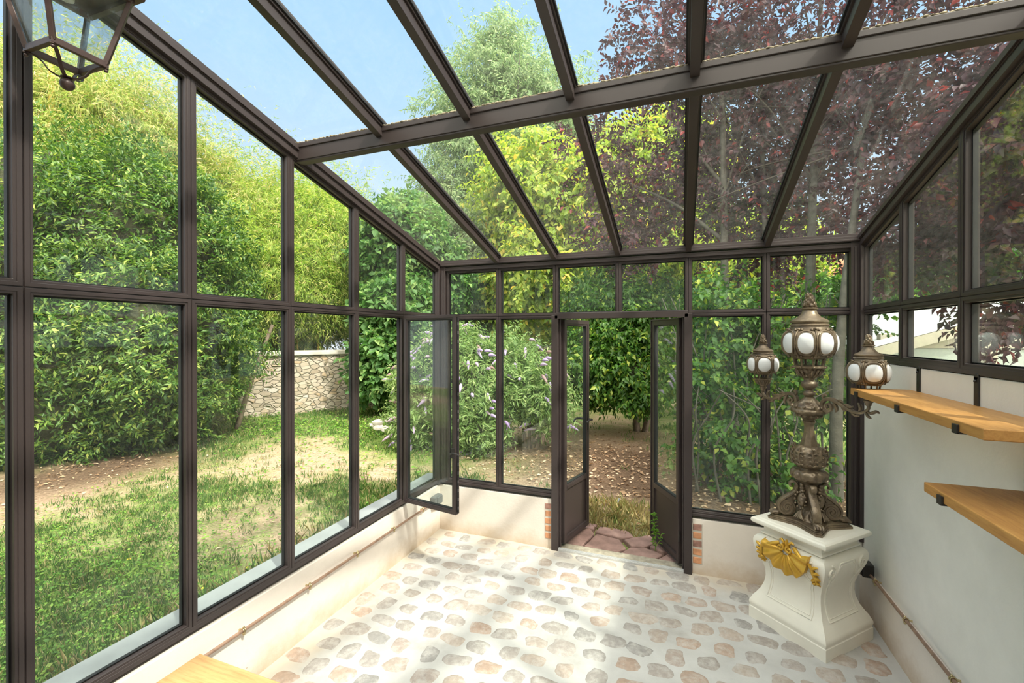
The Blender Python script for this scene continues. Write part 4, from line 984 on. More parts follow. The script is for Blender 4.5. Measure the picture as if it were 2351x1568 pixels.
for k in range(4): m.box((-0.15+k*0.075+0.0, 0.018, 1.2), (0.072, 0.026, 2.4))
m.build('boards', M_green, sh, bevel=0.003)
for z in (0.35, 2.05):
    m = MB(); m.box((-0.035, 0.038, z), (0.28, 0.018, 0.08)); m.build('cross_bar', M_green, sh, bevel=0.003)

# ================================================================== THE GARDEN
# ---- ground
gx = np.linspace(-24, 16, 321); gy = np.linspace(-5, 34, 313)
def cover(X, Y):
    c = 0.5 + 0.55*vnoise(X, Y*1.25, 21, 0.95, 4)
    c += 0.35*np.exp(-((X+6.3+0.0*Y)**2)/6*0.0) * 0
    c += 0.30*np.exp(-(Y-6.3)**2/3.0)*(X < -1.8)
    c -= 0.40*np.exp(-((X+2.6)**2+(Y-4.0)**2)/1.2)
    c -= 0.35*np.exp(-((X+4.2)**2+(Y-3.0)**2)/1.4)
    c -= 0.30*np.exp(-((X+1.3)**2+(Y-3.0)**2)/0.7)
    c += 0.35*np.exp(-((X+1.8)**2+(Y-1.2)**2)/1.6)
    c -= 0.8*np.exp(-((X-1.6)**2/2.2+(Y-6.0)**2/1.6))
    return np.clip(c, 0, 1)
def litter_amt(X, Y):
    return np.clip(np.exp(-((X-1.8)**2/6+(Y-6.3)**2/1.7))*1.4 + np.exp(-((X-5)**2/6+(Y-4.5)**2/6)) + 1.2*np.exp(-((X+5.4)**2/0.9+(Y-3.6)**2/2.2)), 0, 1)
def ground_z(X, Y):
    z = -0.035 + 0.020*vnoise(X, Y, 31, 0.7, 3) + 0.006*vnoise(X, Y, 33, 5, 3)
    inside = np.clip(np.maximum(np.maximum(-X, X-W), Y-T)/0.35, 0, 1)
    return z*inside + (-0.08)*(1-inside)
V, Fq = grid_mesh('lawn', gx, gy, ground_z, None)
me = np_mesh('lawn', V, Fq, [], None, True)
cov = cover(V[:,0], V[:,1]); lit = litter_amt(V[:,0], V[:,1])
at = me.color_attributes.new('cover', 'FLOAT_COLOR', 'POINT')
arr = np.stack([cov, lit, cov*0, cov*0+1], -1).astype(np.float32); at.data.foreach_set('color', arr.ravel())
m_, N, L, b = new_mat('lawn_soil'); b.inputs['Roughness'].default_value = 0.95; b.inputs['Specular IOR Level'].default_value = 0.1
a_ = N.new('ShaderNodeAttribute'); a_.attribute_name = 'cover'; sr = N.new('ShaderNodeSeparateColor'); L.new(a_.outputs['Color'], sr.inputs[0])
t1 = noise(N, L, 3.5, 8, 0.7); t2 = noise(N, L, 38, 5, 0.7)
soil = ramp(N, L, t2.outputs['Fac'], [(0.3, (0.30,0.21,0.14)), (0.5, (0.50,0.37,0.25)), (0.7, (0.66,0.52,0.37))])
grs = ramp(N, L, t2.outputs['Fac'], [(0.3, (0.11,0.18,0.04)), (0.55, (0.20,0.30,0.07)), (0.75, (0.40,0.42,0.15))])
lt_ = ramp(N, L, t2.outputs['Fac'], [(0.3, (0.07,0.045,0.028)), (0.5, (0.15,0.10,0.065)), (0.7, (0.27,0.19,0.12))])
ad = N.new('ShaderNodeMath'); ad.operation = 'ADD'; L.new(sr.outputs[0], ad.inputs[0]); L.new(t1.outputs['Fac'], ad.inputs[1])
mr_ = N.new('ShaderNodeMapRange'); L.new(ad.outputs[0], mr_.inputs[0]); mr_.inputs[1].default_value = 0.75; mr_.inputs[2].default_value = 1.15
mx = N.new('ShaderNodeMixRGB'); L.new(mr_.outputs[0], mx.inputs[0]); L.new(soil.outputs[0], mx.inputs[1]); L.new(grs.outputs[0], mx.inputs[2])
mx2 = N.new('ShaderNodeMixRGB'); L.new(sr.outputs[1], mx2.inputs[0]); L.new(mx.outputs[0], mx2.inputs[1]); L.new(lt_.outputs[0], mx2.inputs[2])
L.new(mx2.outputs[0], b.inputs['Base Color']); bump(N, L, t2.outputs['Fac'], 0.8, 0.03, b)
me.materials.append(m_); lw = np_obj('lawn_ground', me); tag(lw, 'patchy lawn soil around the glasshouse', 'lawn', kind='structure')

# ---- leaf makers
def leaf_mesh(P, A, Nn, ln_, wd, fold=0.25, curl=0.15):
    """P base, A axis, Nn approx normal; kite leaves with a mid-rib fold: 4 verts, 2 tris"""
    A = A/np.linalg.norm(A, axis=1, keepdims=True)
    S = np.cross(A, Nn); S /= (np.linalg.norm(S, axis=1, keepdims=True)+1e-9)
    U = np.cross(S, A)
    l = ln_[:, None]; w = wd[:, None]
    tip = P + A*l - U*l*curl; mid = P + A*l*0.45
    a = mid + S*w*0.5 + U*w*fold; c = mid - S*w*0.5 + U*w*fold
    V = np.stack([P, a, tip, c], 1).reshape(-1, 3)
    n = len(P); i = np.arange(n)*4
    F = np.concatenate([np.stack([i, i+1, i+2], -1), np.stack([i, i+2, i+3], -1)])
    return V, F
def unit(v): return v/(np.linalg.norm(v, axis=1, keepdims=True)+1e-9)
def foliage_np(blobs, n_tw, per, ll, asp, seed, tw_len=0.25, droop=0.15, shell=0.30, out=0.6, lump=0.22, squash=1.0, updir=0.0, flat=0.5, cut=None):
    r = np.random.default_rng(seed); B = np.array(blobs, float)
    wts = B[:,3]**2; wts /= wts.sum(); idx = r.choice(len(B), n_tw, p=wts)
    d = unit(r.normal(size=(n_tw, 3))); d[:,2] *= 1.0
    C = B[idx,:3]; R = B[idx,3]*0.86
    ph = r.uniform(0, 6.28, (len(B), 6))[idx]
    lum = np.sin(d[:,0]*5+ph[:,0])*np.sin(d[:,1]*5.5+ph[:,1])*np.sin(d[:,2]*6+ph[:,2]) + 0.6*np.sin(d[:,0]*11+ph[:,3])*np.sin(d[:,1]*12+ph[:,4])*np.sin(d[:,2]*10+ph[:,5])
    rf = (1 - np.abs(r.normal(0, shell, n_tw)))*(1+lump*lum); rf = np.clip(rf, 0.05, 1.6)
    P = C + d*(R*rf)[:,None]*np.array([1,1,squash])
    keep = P[:,2] > 0.0
    if cut is not None: keep &= cut(P)
    P, d = P[keep], d[keep]; n = len(P)
    tw = unit(d*out + unit(r.normal(size=(n,3)))*0.75 + np.array([0,0,updir-droop]))
    t = (np.arange(per)+0.5)/per
    side = np.where(np.arange(per) % 2 == 0, 1.0, -1.0)
    PP = P[:,None,:] + tw[:,None,:]*(t[None,:,None]*tw_len*r.uniform(0.6,1.3,(n,1,1)))
    perp = unit(np.cross(tw, unit(r.normal(size=(n,3)))))
    Ax = tw[:,None,:]*0.55 + perp[:,None,:]*(side[None,:,None]*0.8) + r.normal(0, 0.22, (n,per,3)) + np.array([0,0,-droop])
    Nn = np.array([0,0,1])*flat + d[:,None,:]*0.5 + r.normal(0, 0.35, (n,per,3))
    PP = PP.reshape(-1,3); Ax = unit(Ax.reshape(-1,3)); Nn = unit(Nn.reshape(-1,3)); k = len(PP)
    ln_ = ll*r.uniform(0.65, 1.25, k)
    return leaf_mesh(PP, Ax, Nn, ln_, ln_*asp*r.uniform(0.85,1.15,k))
def add_leaves(name, parent, arrs, mat):
    Vs = []; Fs = []; b = 0
    for V, F in arrs: Vs.append(V); Fs.append(F+b); b += len(V)
    return np_obj(name, np_mesh(name, np.vstack(Vs)-np.array(parent.location), np.vstack(Fs), [mat]), parent)
def branches(parent, trunks, mat, name='trunk', n=8):
    o = np.array(parent.location)
    for pts, r0, r1 in trunks:
        k = len(pts); q = cr_spline([Vector(p)-Vector(o) for p in pts], 5) if k > 2 else [Vector(p)-Vector(o) for p in pts]
        m = MB(); m.tube(q, [r0+(r1-r0)*i/(len(q)-1) for i in range(len(q))], n); m.build(name, mat, parent, smooth=70)
def rand_branches(parent, hubs, blobs, seed, n, r0, mat, name='branches'):
    """thin branches from hub points out to foliage blobs, one part"""
    rq = random.Random(seed); m = MB(); o = Vector(parent.location)
    for i in range(n):
        h = Vector(rq.choice(hubs)); b = rq.choice(blobs); e_ = Vector(b[:3]) + Vector((rq.gauss(0,1), rq.gauss(0,1), rq.gauss(0,1)+0.3)).normalized()*b[3]*rq.uniform(0.5, 0.95)
        mid = (h+e_)/2 + Vector((rq.uniform(-.2,.2), rq.uniform(-.2,.2), rq.uniform(0,.35)))
        q = cr_spline([h-o, mid-o, e_-o], 5); rr_ = r0*rq.uniform(0.5,1.2)
        m.tube(q, [rr_*(1-0.8*j/(len(q)-1)) for j in range(len(q))], 5)
        for s in range(3):
            st = q[rq.randint(3, len(q)-2)]; m.tube([st, st+Vector((rq.gauss(0,.25), rq.gauss(0,.25), rq.gauss(0.1,.2)))], [rr_*0.35, rr_*0.1], 4)
    return m.build(name, mat, parent, smooth=70)
def core(parent, blobs, k, mat=None):  # solid balls backing the leaves; dark gaps come from their painted shade colour
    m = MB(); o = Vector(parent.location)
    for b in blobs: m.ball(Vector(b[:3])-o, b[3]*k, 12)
    ob = m.build('shade_core', mat or M_inner_shade, parent, smooth=180); return ob

G = {
'laurel1':[(-7.82,3.94,2.29,2.33),(-7.50,4.4,3.35,1.95),(-6.71,3.93,0.93,1.27),(-6.99,3.61,0.57,0.97),(-7.9,2.3,2.2,1.9),(-7.4,1.4,1.0,1.2)],
'laurel2':[(-6.49,4.88,3.36,1.66),(-6.04,4.62,1.87,1.66),(-5.84,4.69,0.98,1.06)],
'laurel3':[(-6.32,5.60,1.55,1.02),(-6.64,5.86,2.69,1.13),(-6.14,5.43,0.78,0.78)],
'bamboo1':[(-11.70,6.01,6.12,2.16),(-10.25,6.56,6.32,1.75),(-12.05,5.35,6.40,2.15)],
'bamboo2':[(-10.48,8.08,5.30,2.0),(-9.40,9.02,4.60,1.85),(-8.90,9.75,4.7,1.35)],
'bamboo3':[(-7.63,8.62,3.26,1.48),(-7.18,9.32,2.74,1.29),(-8.50,8.83,4.17,1.66),(-7.47,10.29,4.37,1.68),(-8.19,10.02,4.78,1.53)],
'fig':[(-4.60,9.6,4.00,1.10),(-4.15,8.84,2.31,0.92),(-4.15,8.35,1.11,0.76),(-4.3,10.28,3.33,1.25),(-3.75,9.46,1.48,0.97),(-5.0,10.6,4.75,0.95)],
'budd1':[(-1.91,6.50,0.99,0.55),(-1.09,6.49,0.88,0.67),(-1.43,6.68,1.36,0.59),(-0.83,6.26,0.48,0.47),(-1.94,6.27,0.40,0.43)],
'budd2':[(-0.24,6.82,1.0,0.60),(0.15,6.75,0.70,0.41),(-0.65,7.09,1.28,0.56)],
'ash':[(-4.12,14.79,11.04,1.72),(-5.29,14.34,9.79,1.52),(-2.80,15.29,10.10,2.04),(-3.97,14.84,8.38,2.25),(-5.58,14.22,7.28,1.31),(-2.07,15.56,7.91,2.04),(-4.83,13.43,5.47,1.52),(-3.98,14.85,12.61,0.94)],
'green2':[(-4.11,12.63,4.13,1.65),(-4.88,12.34,4.68,1.23),(-3.3,13.0,2.8,1.6)],
'maple':[(-1.88,12.41,5.87,1.78),(-1.61,11.97,3.63,1.47),(-0.21,13.04,5.49,1.91),(1.09,13.54,6.51,1.78),(-0.69,12.86,3.71,1.53),(0.74,13.40,4.47,1.66),(2.05,13.91,7.15,1.40),(2.05,13.90,4.98,1.53),(-2.47,12.18,2.94,1.15)],
'shrubdoor':[(1.17,8.42,1.88,1.04),(0.68,8.02,1.27,0.71),(1.44,7.88,1.15,0.60),(1.75,8.96,2.05,0.92),(0.65,8.65,2.22,0.76),(2.07,8.55,1.35,0.71)],
'plum':[(1.68,7.35,6.19,0.82),(2.45,7.64,6.67,1.03),(3.28,7.96,6.25,1.17),(2.68,8.26,5.62,1.25),(1.26,8.25,3.76,1.02),(0.74,8.06,5.17,0.70),(2.06,8.56,4.54,1.02),(3.16,8.44,4.37,1.25),(3.92,8.20,5.02,1.23),(4.21,7.24,5.44,0.94),(4.25,8.31,3.99,1.17),(3.53,9.11,3.44,0.94),(4.59,6.84,4.33,0.92),(4.77,6.38,4.83,0.83),(4.9,5.9,5.9,0.9),(3.9,6.6,6.9,0.9)],
'plumR':[(4.98,6.02,3.47,0.77),(5.32,6.15,4.14,0.68),(4.77,6.37,3.02,0.54),(4.98,5.80,2.73,0.55),(4.71,7.42,2.90,0.40),(5.04,5.61,2.05,0.30),(4.6,4.6,3.4,0.6),(5.2,3.9,3.9,0.8)],
'plumS':[(5.6,2.6,3.2,0.85),(5.4,0.6,3.1,0.9),(6.6,3.6,5.2,1.1),(5.5,1.6,3.1,0.8),(5.8,-0.9,4.2,1.1)],
'vine1':[(2.62,6.62,2.11,0.55),(2.48,6.14,1.31,0.45),(3.03,6.56,1.74,0.53),(2.28,6.06,0.40,0.27)],
'vine2':[(2.65,5.77,0.63,0.41),(2.81,5.62,0.25,0.29),(3.27,5.79,0.30,0.34)],
'vine3':[(3.21,6.20,0.95,0.42),(3.67,7.02,1.86,0.53),(4.05,7.16,2.21,0.41),(3.82,6.64,1.09,0.44)],
}
def plant(key, name, label, cat, base, mat, args, extra=None, group=None):
    r = thing(name, base, 0, label=label, cat=cat, group=group)
    arrs = [foliage_np(G[key], *a[0], **a[1]) for a in args]
    add_leaves('foliage', r, arrs, mat); return r
dens = 1.0
# laurel hedge, three shrubs
for i, (k, base, n, lb) in enumerate((('laurel1', (-7.5,3.6,0), 15000, 'broad dark green laurel bush at the far left of the garden'),
                          ('laurel2', (-6.2,4.8,0), 12000, 'tall glossy laurel bush beside the far left one, in front of the bamboo'),
                          ('laurel3', (-6.4,5.8,0), 9500, 'glossy laurel bush hiding the left end of the stone wall'))):
    r = plant(k, 'laurel_bush', lb, 'bush', base, M_laurel, [((int(n*1.15), 9, 0.085, 0.38, 40+i), dict(tw_len=0.24, shell=0.15, lump=0.34, droop=0.1, updir=0.3, flat=0.7))])
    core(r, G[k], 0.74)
    branches(r, [([(base[0]+dx, base[1]+dy, -0.05), (base[0]+dx*1.5, base[1]+dy*1.4, 0.9), (base[0]+dx*2.2, base[1]+dy*2, 2.0)], 0.05, 0.03) for dx, dy in ((0.3,-0.2),(-0.2,0.1),(0.5,0.3))], M_bark, 'stem')
# bamboo
def culms(r, x0, x1, y0, y1, h, n, seed, mat, rad=0.022):
    rq = random.Random(seed); o = Vector(r.location)
    for i in range(n):
        x = rq.uniform(x0, x1); y = rq.uniform(y0, y1); hh = h*rq.uniform(0.75, 1.0); dx, dy = rq.uniform(-0.9,0.9), rq.uniform(-0.9,0.6)
        pts = [Vector((x, y, -0.05))-o, Vector((x+dx*0.15, y+dy*0.15, hh*0.5))-o, Vector((x+dx*0.5, y+dy*0.5, hh*0.85))-o, Vector((x+dx, y+dy, hh))-o]
        q = cr_spline(pts, 8); m = MB(); rr_ = rad*rq.uniform(0.7, 1.2)
        m.tube(q, [rr_*(1-0.75*(j/(len(q)-1))**1.5)*(1.12 if j % 2 else 1) for j in range(len(q))], 7); m.build('culm', mat, r, smooth=70)
def wisps(blobs, n, seed, h=(0.4,1.6), per=10, ll=0.11):
    """thin plumes standing out of the top of bamboo"""
    r = np.random.default_rng(seed); B = np.array(blobs); out = []
    idx = r.integers(0, len(B), n); c = B[idx]
    P0 = c[:,:3] + np.stack([r.normal(0,.45,n)*c[:,3], r.normal(0,.45,n)*c[:,3], c[:,3]*r.uniform(0.3,0.8,n)], -1)
    L_ = r.uniform(*h, n); lean = r.normal(0, .3, (n,2))
    t = np.linspace(0, 1, per)
    P = P0[:,None,:] + np.stack([lean[:,0:1]*t**2*L_[:,None], lean[:,1:2]*t**2*L_[:,None], (t-0.25*t**2)*L_[:,None]], -1) + r.normal(0, .05, (n,per,3))
    A = r.normal(0, 1, (n,per,3)); A[:,:,2] = -0.2+r.normal(0,.5,(n,per)); P = P.reshape(-1,3); A = unit(A.reshape(-1,3)); k = len(P)
    ln_ = ll*r.uniform(.6,1.3,k); return leaf_mesh(P, A, unit(r.normal(size=(k,3))+np.array([0,0,1])), ln_, ln_*0.16)
for i, (k, base, n, lb, mt, cx) in enumerate((
        ('bamboo1', (-11.2,6.0,0), 15000, 'tall yellowing bamboo clump with a thick golden culm, rising above the far left laurel', M_bamboo_y, (-12.4,-10.1,5.3,6.9)),
        ('bamboo2', (-9.5,8.8,0), 13000, 'tall feathery yellow-green bamboo clump beneath the open sky', M_bamboo_y, (-10.6,-8.6,7.8,9.9)),
        ('bamboo3', (-7.9,9.3,0), 17000, 'bright green drooping bamboo clump behind the stone wall', M_bamboo, (-8.8,-6.8,8.8,10.4)))):
    r = plant(k, 'bamboo_clump', lb, 'bamboo', base, mt, [((n, 10, 0.14, 0.15, 60+i), dict(tw_len=0.45, shell=(0.24 if i == 2 else 0.36), lump=0.42, droop=0.55, out=0.35, flat=0.6))])
    add_leaves('top_wisps', r, [wisps(G[k], 420, 80+i, (0.5, 2.0), 26, 0.12)], mt)
    if i < 2: add_leaves('lower_foliage', r, [foliage_np([(b[0], b[1], b[2]-2.8, b[3]*1.05) for b in G[k]], int(n*0.6), 8, 0.15, 0.16, 90+i, tw_len=0.4, shell=0.3, lump=0.3, droop=0.5)], M_bamboo)
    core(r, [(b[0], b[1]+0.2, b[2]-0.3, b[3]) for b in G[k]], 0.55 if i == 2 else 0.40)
    culms(r, *cx, G[k][0][2]+2.2, 12, 70+i, M_culm, 0.03)
r0_ = [o for o in COL.objects if o.name.startswith('bamboo_clump')][0]
branches(r0_, [([(-10.55,5.35,-0.05),(-10.5,5.4,4.0),(-10.52,5.42,8.2)], 0.075, 0.05)], M_culm, 'culm')
# fig
r = plant('fig', 'fig_tree', 'broad-leaved green fig tree overhanging the right end of the stone wall', 'tree', (-4.7,9.3,0), M_fig, [((9000, 7, 0.15, 0.72, 100), dict(tw_len=0.35, shell=0.18, lump=0.28, droop=0.25, flat=0.9))])
core(r, G['fig'], 0.70); branches(r, [([(-4.6,9.2,-0.05),(-4.7,9.4,1.2),(-5.0,9.7,3.2)], 0.09, 0.05), ([(-4.5,9.1,-0.05),(-4.1,9.0,1.0),(-4.2,9.6,2.6)], 0.07, 0.04)], M_bark_g)
# buddleias with flower spikes
def spikes(r, blobs, n, seed):
    rq = np.random.default_rng(seed); B = np.array(blobs); m = MB(); o = Vector(r.location)
    for i in range(n):
        b = B[rq.integers(0, len(B))]; d = rq.normal(size=3); d[1] = -abs(d[1])*0.8; d /= np.linalg.norm(d); p = b[:3] + d*b[3]*1.06
        a = np.array([d[0], d[1]*0.7, rq.uniform(-0.5, 0.5)]); a /= np.linalg.norm(a); L_ = rq.uniform(0.10, 0.20); k = 7
        m.tube([Vector(p + a*L_*t + np.array([0,0,-0.06*t*t])) - o for t in np.linspace(0,1,k)], [0.010,0.022,0.025,0.023,0.019,0.012,0.004], 6)
    return m.build('flower_spikes', M_flower, r, smooth=180)
for i, (k, base, n, nf, lb) in enumerate((('budd1', (-1.4,6.5,0), 3300, 150, 'buddleia bush with lilac flower spikes, just beyond the open casement'), ('budd2', (-0.2,6.8,0), 1250, 44, 'smaller lilac-flowered buddleia with bare lower stems, left of the doors'))):
    r = plant(k, 'buddleia_bush', lb, 'bush', base, M_budd, [((n, 10, 0.095, 0.25, 110+i), dict(tw_len=0.30, shell=0.30, lump=0.4, droop=0.15, out=0.8, updir=0.15))])
    fs = spikes(r, G[k], nf, 5+i); fs['kind'] = 'stuff'
    if i == 0: core(r, G[k], 0.60)
    hubs = [(base[0]+0.05*j, base[1]+0.03*j, 0.25) for j in range(3)]
    branches(r, [([(base[0]+j*0.06, base[1], -0.05), (base[0]+j*0.12, base[1]+0.02, 0.35), (base[0]+j*0.30, base[1]+0.05*j, 0.95)], 0.030, 0.012) for j in (-1,0,1,2)], M_bark, 'stem')
    rand_branches(r, hubs, G[k], 8+i, 16, 0.012, M_bark)
# far trees
r = plant('ash', 'ash_tree', 'very tall pale green feathery tree rising into the blue sky', 'tree', (-3.8,14.8,0), M_ash, [((6500, 16, 0.16, 0.28, 120), dict(tw_len=0.8, shell=0.40, lump=0.5, droop=0.5, out=0.5))])
branches(r, [([(-3.8,14.8,-0.1),(-3.9,14.8,5),(-4.0,14.8,11.5)], 0.22, 0.05)], M_bark_g); rand_branches(r, [(-3.9,14.8,z) for z in (4,6,8,10)], G['ash'], 9, 34, 0.05, M_bark_g)
r = plant('green2', 'ash_tree', 'lower mid-green tree to the right of the fig tree', 'tree', (-4.1,12.7,0), M_ash, [((7500, 8, 0.16, 0.34, 122), dict(tw_len=0.4, shell=0.25, lump=0.4, droop=0.4))])
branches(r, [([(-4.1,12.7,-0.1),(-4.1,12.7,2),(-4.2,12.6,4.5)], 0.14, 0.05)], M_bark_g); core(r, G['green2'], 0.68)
r = plant('maple', 'maple_tree', 'large sunlit yellow-green maple in the centre background', 'tree', (-0.2,13.0,0), M_maple, [((13000, 12, 0.16, 0.60, 130), dict(tw_len=0.6, shell=0.34, lump=0.4, droop=0.45, out=0.5))])
branches(r, [([(-0.2,13.0,-0.1),(-0.1,13.0,3),(0.3,13.2,6.5)], 0.20, 0.06), ([(-0.1,13.0,1.5),(-1.0,12.6,3.2),(-1.7,12.4,5.6)], 0.10, 0.04), ([(0,13.1,2.0),(1.2,13.5,4.0),(2.0,13.9,6.6)], 0.10, 0.04)], M_bark)
rand_branches(r, [(-0.1,13,3),(0.1,13.1,5),(-1.2,12.5,4),(1.2,13.5,4.5)], G['maple'], 10, 40, 0.035, M_bark)
# distant filler trees behind the garden wall and neighbours
for i, (bl, base, mt, n, lb) in enumerate((
    ([(-14.5,9,4.2,2.8),(-16,11,4.5,3.0),(-13,12,4.0,2.6)], (-14.5,10.5,0), M_laurel, 6000, 'dark green tree far behind the bamboo on the left'),
    ([(-8.5,15,4.0,2.4),(-10.5,14,4.2,2.4),(-6.8,16.5,4.0,2.3)], (-8.6,15,0), M_fig, 7000, 'dense mid-green tree behind the bright bamboo and the fig'),
    ([(-2,19,3.2,2.5),(1.5,19.5,3.4,2.6),(4.5,19,4.2,2.8)], (1.5,19,0), M_maple, 8000, 'low yellow-green tree far behind the maple'),
    ([(6.0,18.5,2.4,2.0),(9.5,17.5,2.6,2.2),(3.2,11.0,1.6,1.2)], (7,17.5,0), M_shrub, 8000, 'dark green tree behind the purple plum'))):
    r = thing('background_tree', base, 0, label=lb, cat='tree')
    add_leaves('foliage', r, [foliage_np(bl, n, 7, 0.21, 0.5, 140+i, tw_len=0.5, shell=0.25, lump=0.35, droop=0.3)], mt)
    core(r, bl, 0.6); branches(r, [([(base[0],base[1],-0.1),(base[0],base[1],1.5),(bl[0][0],bl[0][1],bl[0][2])], 0.16, 0.08)], M_bark)
# dark shrub seen through the doors
r = plant('shrubdoor', 'garden_shrub', 'dense dark green tree with hanging branches straight beyond the open doors', 'tree', (1.3,8.7,0), M_shrub, [((9500, 8, 0.095, 0.50, 150), dict(tw_len=0.28, shell=0.24, lump=0.36, droop=0.55, flat=0.9, cut=lambda P: P[:,2] > 0.62))])
core(r, G['shrubdoor'], 0.62); branches(r, [([(1.3,8.8,-0.05),(1.25,8.75,0.8),(1.1,8.6,1.9)], 0.07, 0.04), ([(1.45,8.8,-0.05),(1.6,8.9,0.9),(1.8,9.0,1.9)], 0.06, 0.03)], M_bark)
# purple plum
r = plant('plum', 'purple_plum_tree', 'big purple-leaved plum tree over the right half of the glass roof', 'tree', (3.1,8.3,0), M_plum, [((2700, 15, 0.096, 0.55, 160), dict(tw_len=0.50, shell=0.36, lump=0.6, droop=0.15, out=0.5))])
branches(r, [([(2.95,8.0,-0.1),(2.75,7.8,2.4),(2.7,7.75,5.2),(2.6,7.8,6.8)], 0.075, 0.025), ([(3.3,8.0,-0.1),(3.35,8.0,2.5),(3.30,8.1,4.8),(3.25,8.1,6.6)], 0.06, 0.02), ([(3.85,7.7,-0.1),(3.85,7.6,2.6),(3.9,7.6,4.6),(3.95,7.5,6.6)], 0.085, 0.025), ([(3.72,5.95,-0.1),(3.74,6.0,1.2),(3.95,6.4,2.6),(4.3,6.9,4.6)], 0.075, 0.03),
              ([(2.72,7.8,3.3),(2.0,8.0,4.0),(1.2,8.1,4.5)], 0.035, 0.012), ([(2.72,7.8,3.0),(2.1,8.3,3.2),(1.3,8.3,3.6)], 0.03, 0.01), ([(2.7,7.8,4.2),(2.0,7.6,5.2),(1.6,7.4,6.2)], 0.03, 0.01)], M_bark_g)
rand_branches(r, [(2.72,7.8,4),(3.3,8.0,4),(3.9,7.6,4),(2.7,7.8,5.5),(3.9,7.5,5.5),(4.2,6.8,4.2)], G['plum'], 12, 60, 0.013, M_bark_d)
r = plant('plumR', 'purple_plum_tree', 'red-tinged purple plum tree close outside the right windows', 'tree', (5.6,5.4,0), M_plum, [((1700, 13, 0.092, 0.55, 165), dict(tw_len=0.42, shell=0.40, lump=0.4, droop=0.3, out=0.5))])
branches(r, [([(5.7,5.4,-0.1),(5.6,5.3,1.8),(5.2,5.5,3.2),(4.9,5.6,4.2)], 0.09, 0.03)], M_bark); rand_branches(r, [(5.3,5.4,2.8),(5.1,5.5,3.6)], G['plumR'], 13, 26, 0.012, M_bark_d)
r = plant('plumS', 'purple_plum_tree', 'unseen purple plum tree beyond the right edge, added to shade the floor', 'tree', (6.8,1.4,0), M_plum, [((1200, 13, 0.12, 0.6, 170), dict(tw_len=0.5, shell=0.45, lump=0.5, droop=0.2, out=0.5))])
branches(r, [([(6.8,1.4,-0.1),(6.5,1.4,1.6),(5.8,1.5,3.3)], 0.10, 0.04)], M_bark); rand_branches(r, [(6.5,1.4,3.0)], G['plumS'], 14, 20, 0.02, M_bark)  # out-of-view crown, added and shaped to shade the floor and dapple the shelf
# vines and canes right of the doors
for i, (k, base, n, lb) in enumerate((('vine1', (2.6,6.4,0), 2300, 'leafy green climber just right of the doors, lit yellow from behind'), ('vine2', (2.8,5.7,0), 800, 'low sprawling vine near the foot of the far right glazing'), ('vine3', (3.6,6.7,0), 1500, 'green climber on dark stems seen behind the candelabra'))):
    r = plant(k, 'climbing_vine', lb, 'plant', base, M_vine, [((int(n*0.24), 10, 0.080, 0.72, 180+i), dict(tw_len=0.34, shell=0.5, lump=0.4, droop=0.35, flat=0.9))])
    rq = random.Random(20+i)
    cxy = [(base[0]+rq.uniform(-.55,.55), base[1]+rq.uniform(-.35,.35)) for _ in range(16)]
    branches(r, [([(a, b_, -0.05), (a+rq.uniform(-.08,.08), b_+rq.uniform(-.06,.06), 0.5), (a+rq.uniform(-.2,.2), b_+rq.uniform(-.1,.1), (0.9 if i == 1 else 1.3)), (a+rq.uniform(-.35,.35), b_+rq.uniform(-.2,.2), (1.2 if i == 1 else 2.3))], 0.014, 0.006) for a, b_ in cxy], M_bark_g, 'cane', 6)

# ---- stone boundary wall with coping
m_, N, L, b = new_mat('rubble_stone'); b.inputs['Roughness'].default_value = 0.9
tcn = N.new('ShaderNodeTexCoord'); mpg = N.new('ShaderNodeMapping'); L.new(tcn.outputs['Object'], mpg.inputs['Vector']); mpg.inputs['Scale'].default_value = (6.5, 6.5, 12.0)
wn_ = noise(N, L, 5, 3, 0.5); mxv = N.new('ShaderNodeMixRGB'); mxv.inputs[0].default_value = 0.12; L.new(mpg.outputs[0], mxv.inputs[1]); L.new(wn_.outputs['Color'], mxv.inputs[2])
v = N.new('ShaderNodeTexVoronoi'); v.inputs['Scale'].default_value = 1.15; L.new(mxv.outputs[0], v.inputs['Vector'])
ve = N.new('ShaderNodeTexVoronoi'); ve.feature = 'DISTANCE_TO_EDGE'; ve.inputs['Scale'].default_value = 1.15; L.new(mxv.outputs[0], ve.inputs['Vector'])
sc_ = N.new('ShaderNodeSeparateColor'); L.new(v.outputs['Color'], sc_.inputs[0])
r = ramp(N, L, sc_.outputs[0], [(0, (0.38,0.31,0.23)), (0.35, (0.50,0.43,0.34)), (0.7, (0.58,0.51,0.42)), (0.9, (0.48,0.35,0.22)), (1, (0.60,0.56,0.50))])
re_ = ramp(N, L, ve.outputs['Distance'], [(0.0, (0,0,0)), (0.10, (1,1,1))])
mx = N.new('ShaderNodeMixRGB'); L.new(re_.outputs[0], mx.inputs[0]); mx.inputs[1].default_value = (0.50,0.43,0.34,1); L.new(r.outputs[0], mx.inputs[2]); L.new(mx.outputs[0], b.inputs['Base Color'])
nn = noise(N, L, 30, 6, 0.7); mm = N.new('ShaderNodeMath'); mm.operation = 'MULTIPLY_ADD'; L.new(nn.outputs['Fac'], mm.inputs[0]); mm.inputs[1].default_value = 0.3; L.new(re_.outputs[0], mm.inputs[2]); bump(N, L, mm.outputs[0], 0.9, 0.05, b); M_rubble = m_
M_coping = simple('weathered_coping', (0.55, 0.52, 0.45), 0.85, 0, 0.2, 6, 0.4, 30, 0.01)
gwl = thing('garden_wall', (-6.5,7.8,0), 0, label='rubble stone garden wall with grey coping behind the lawn', cat='wall')
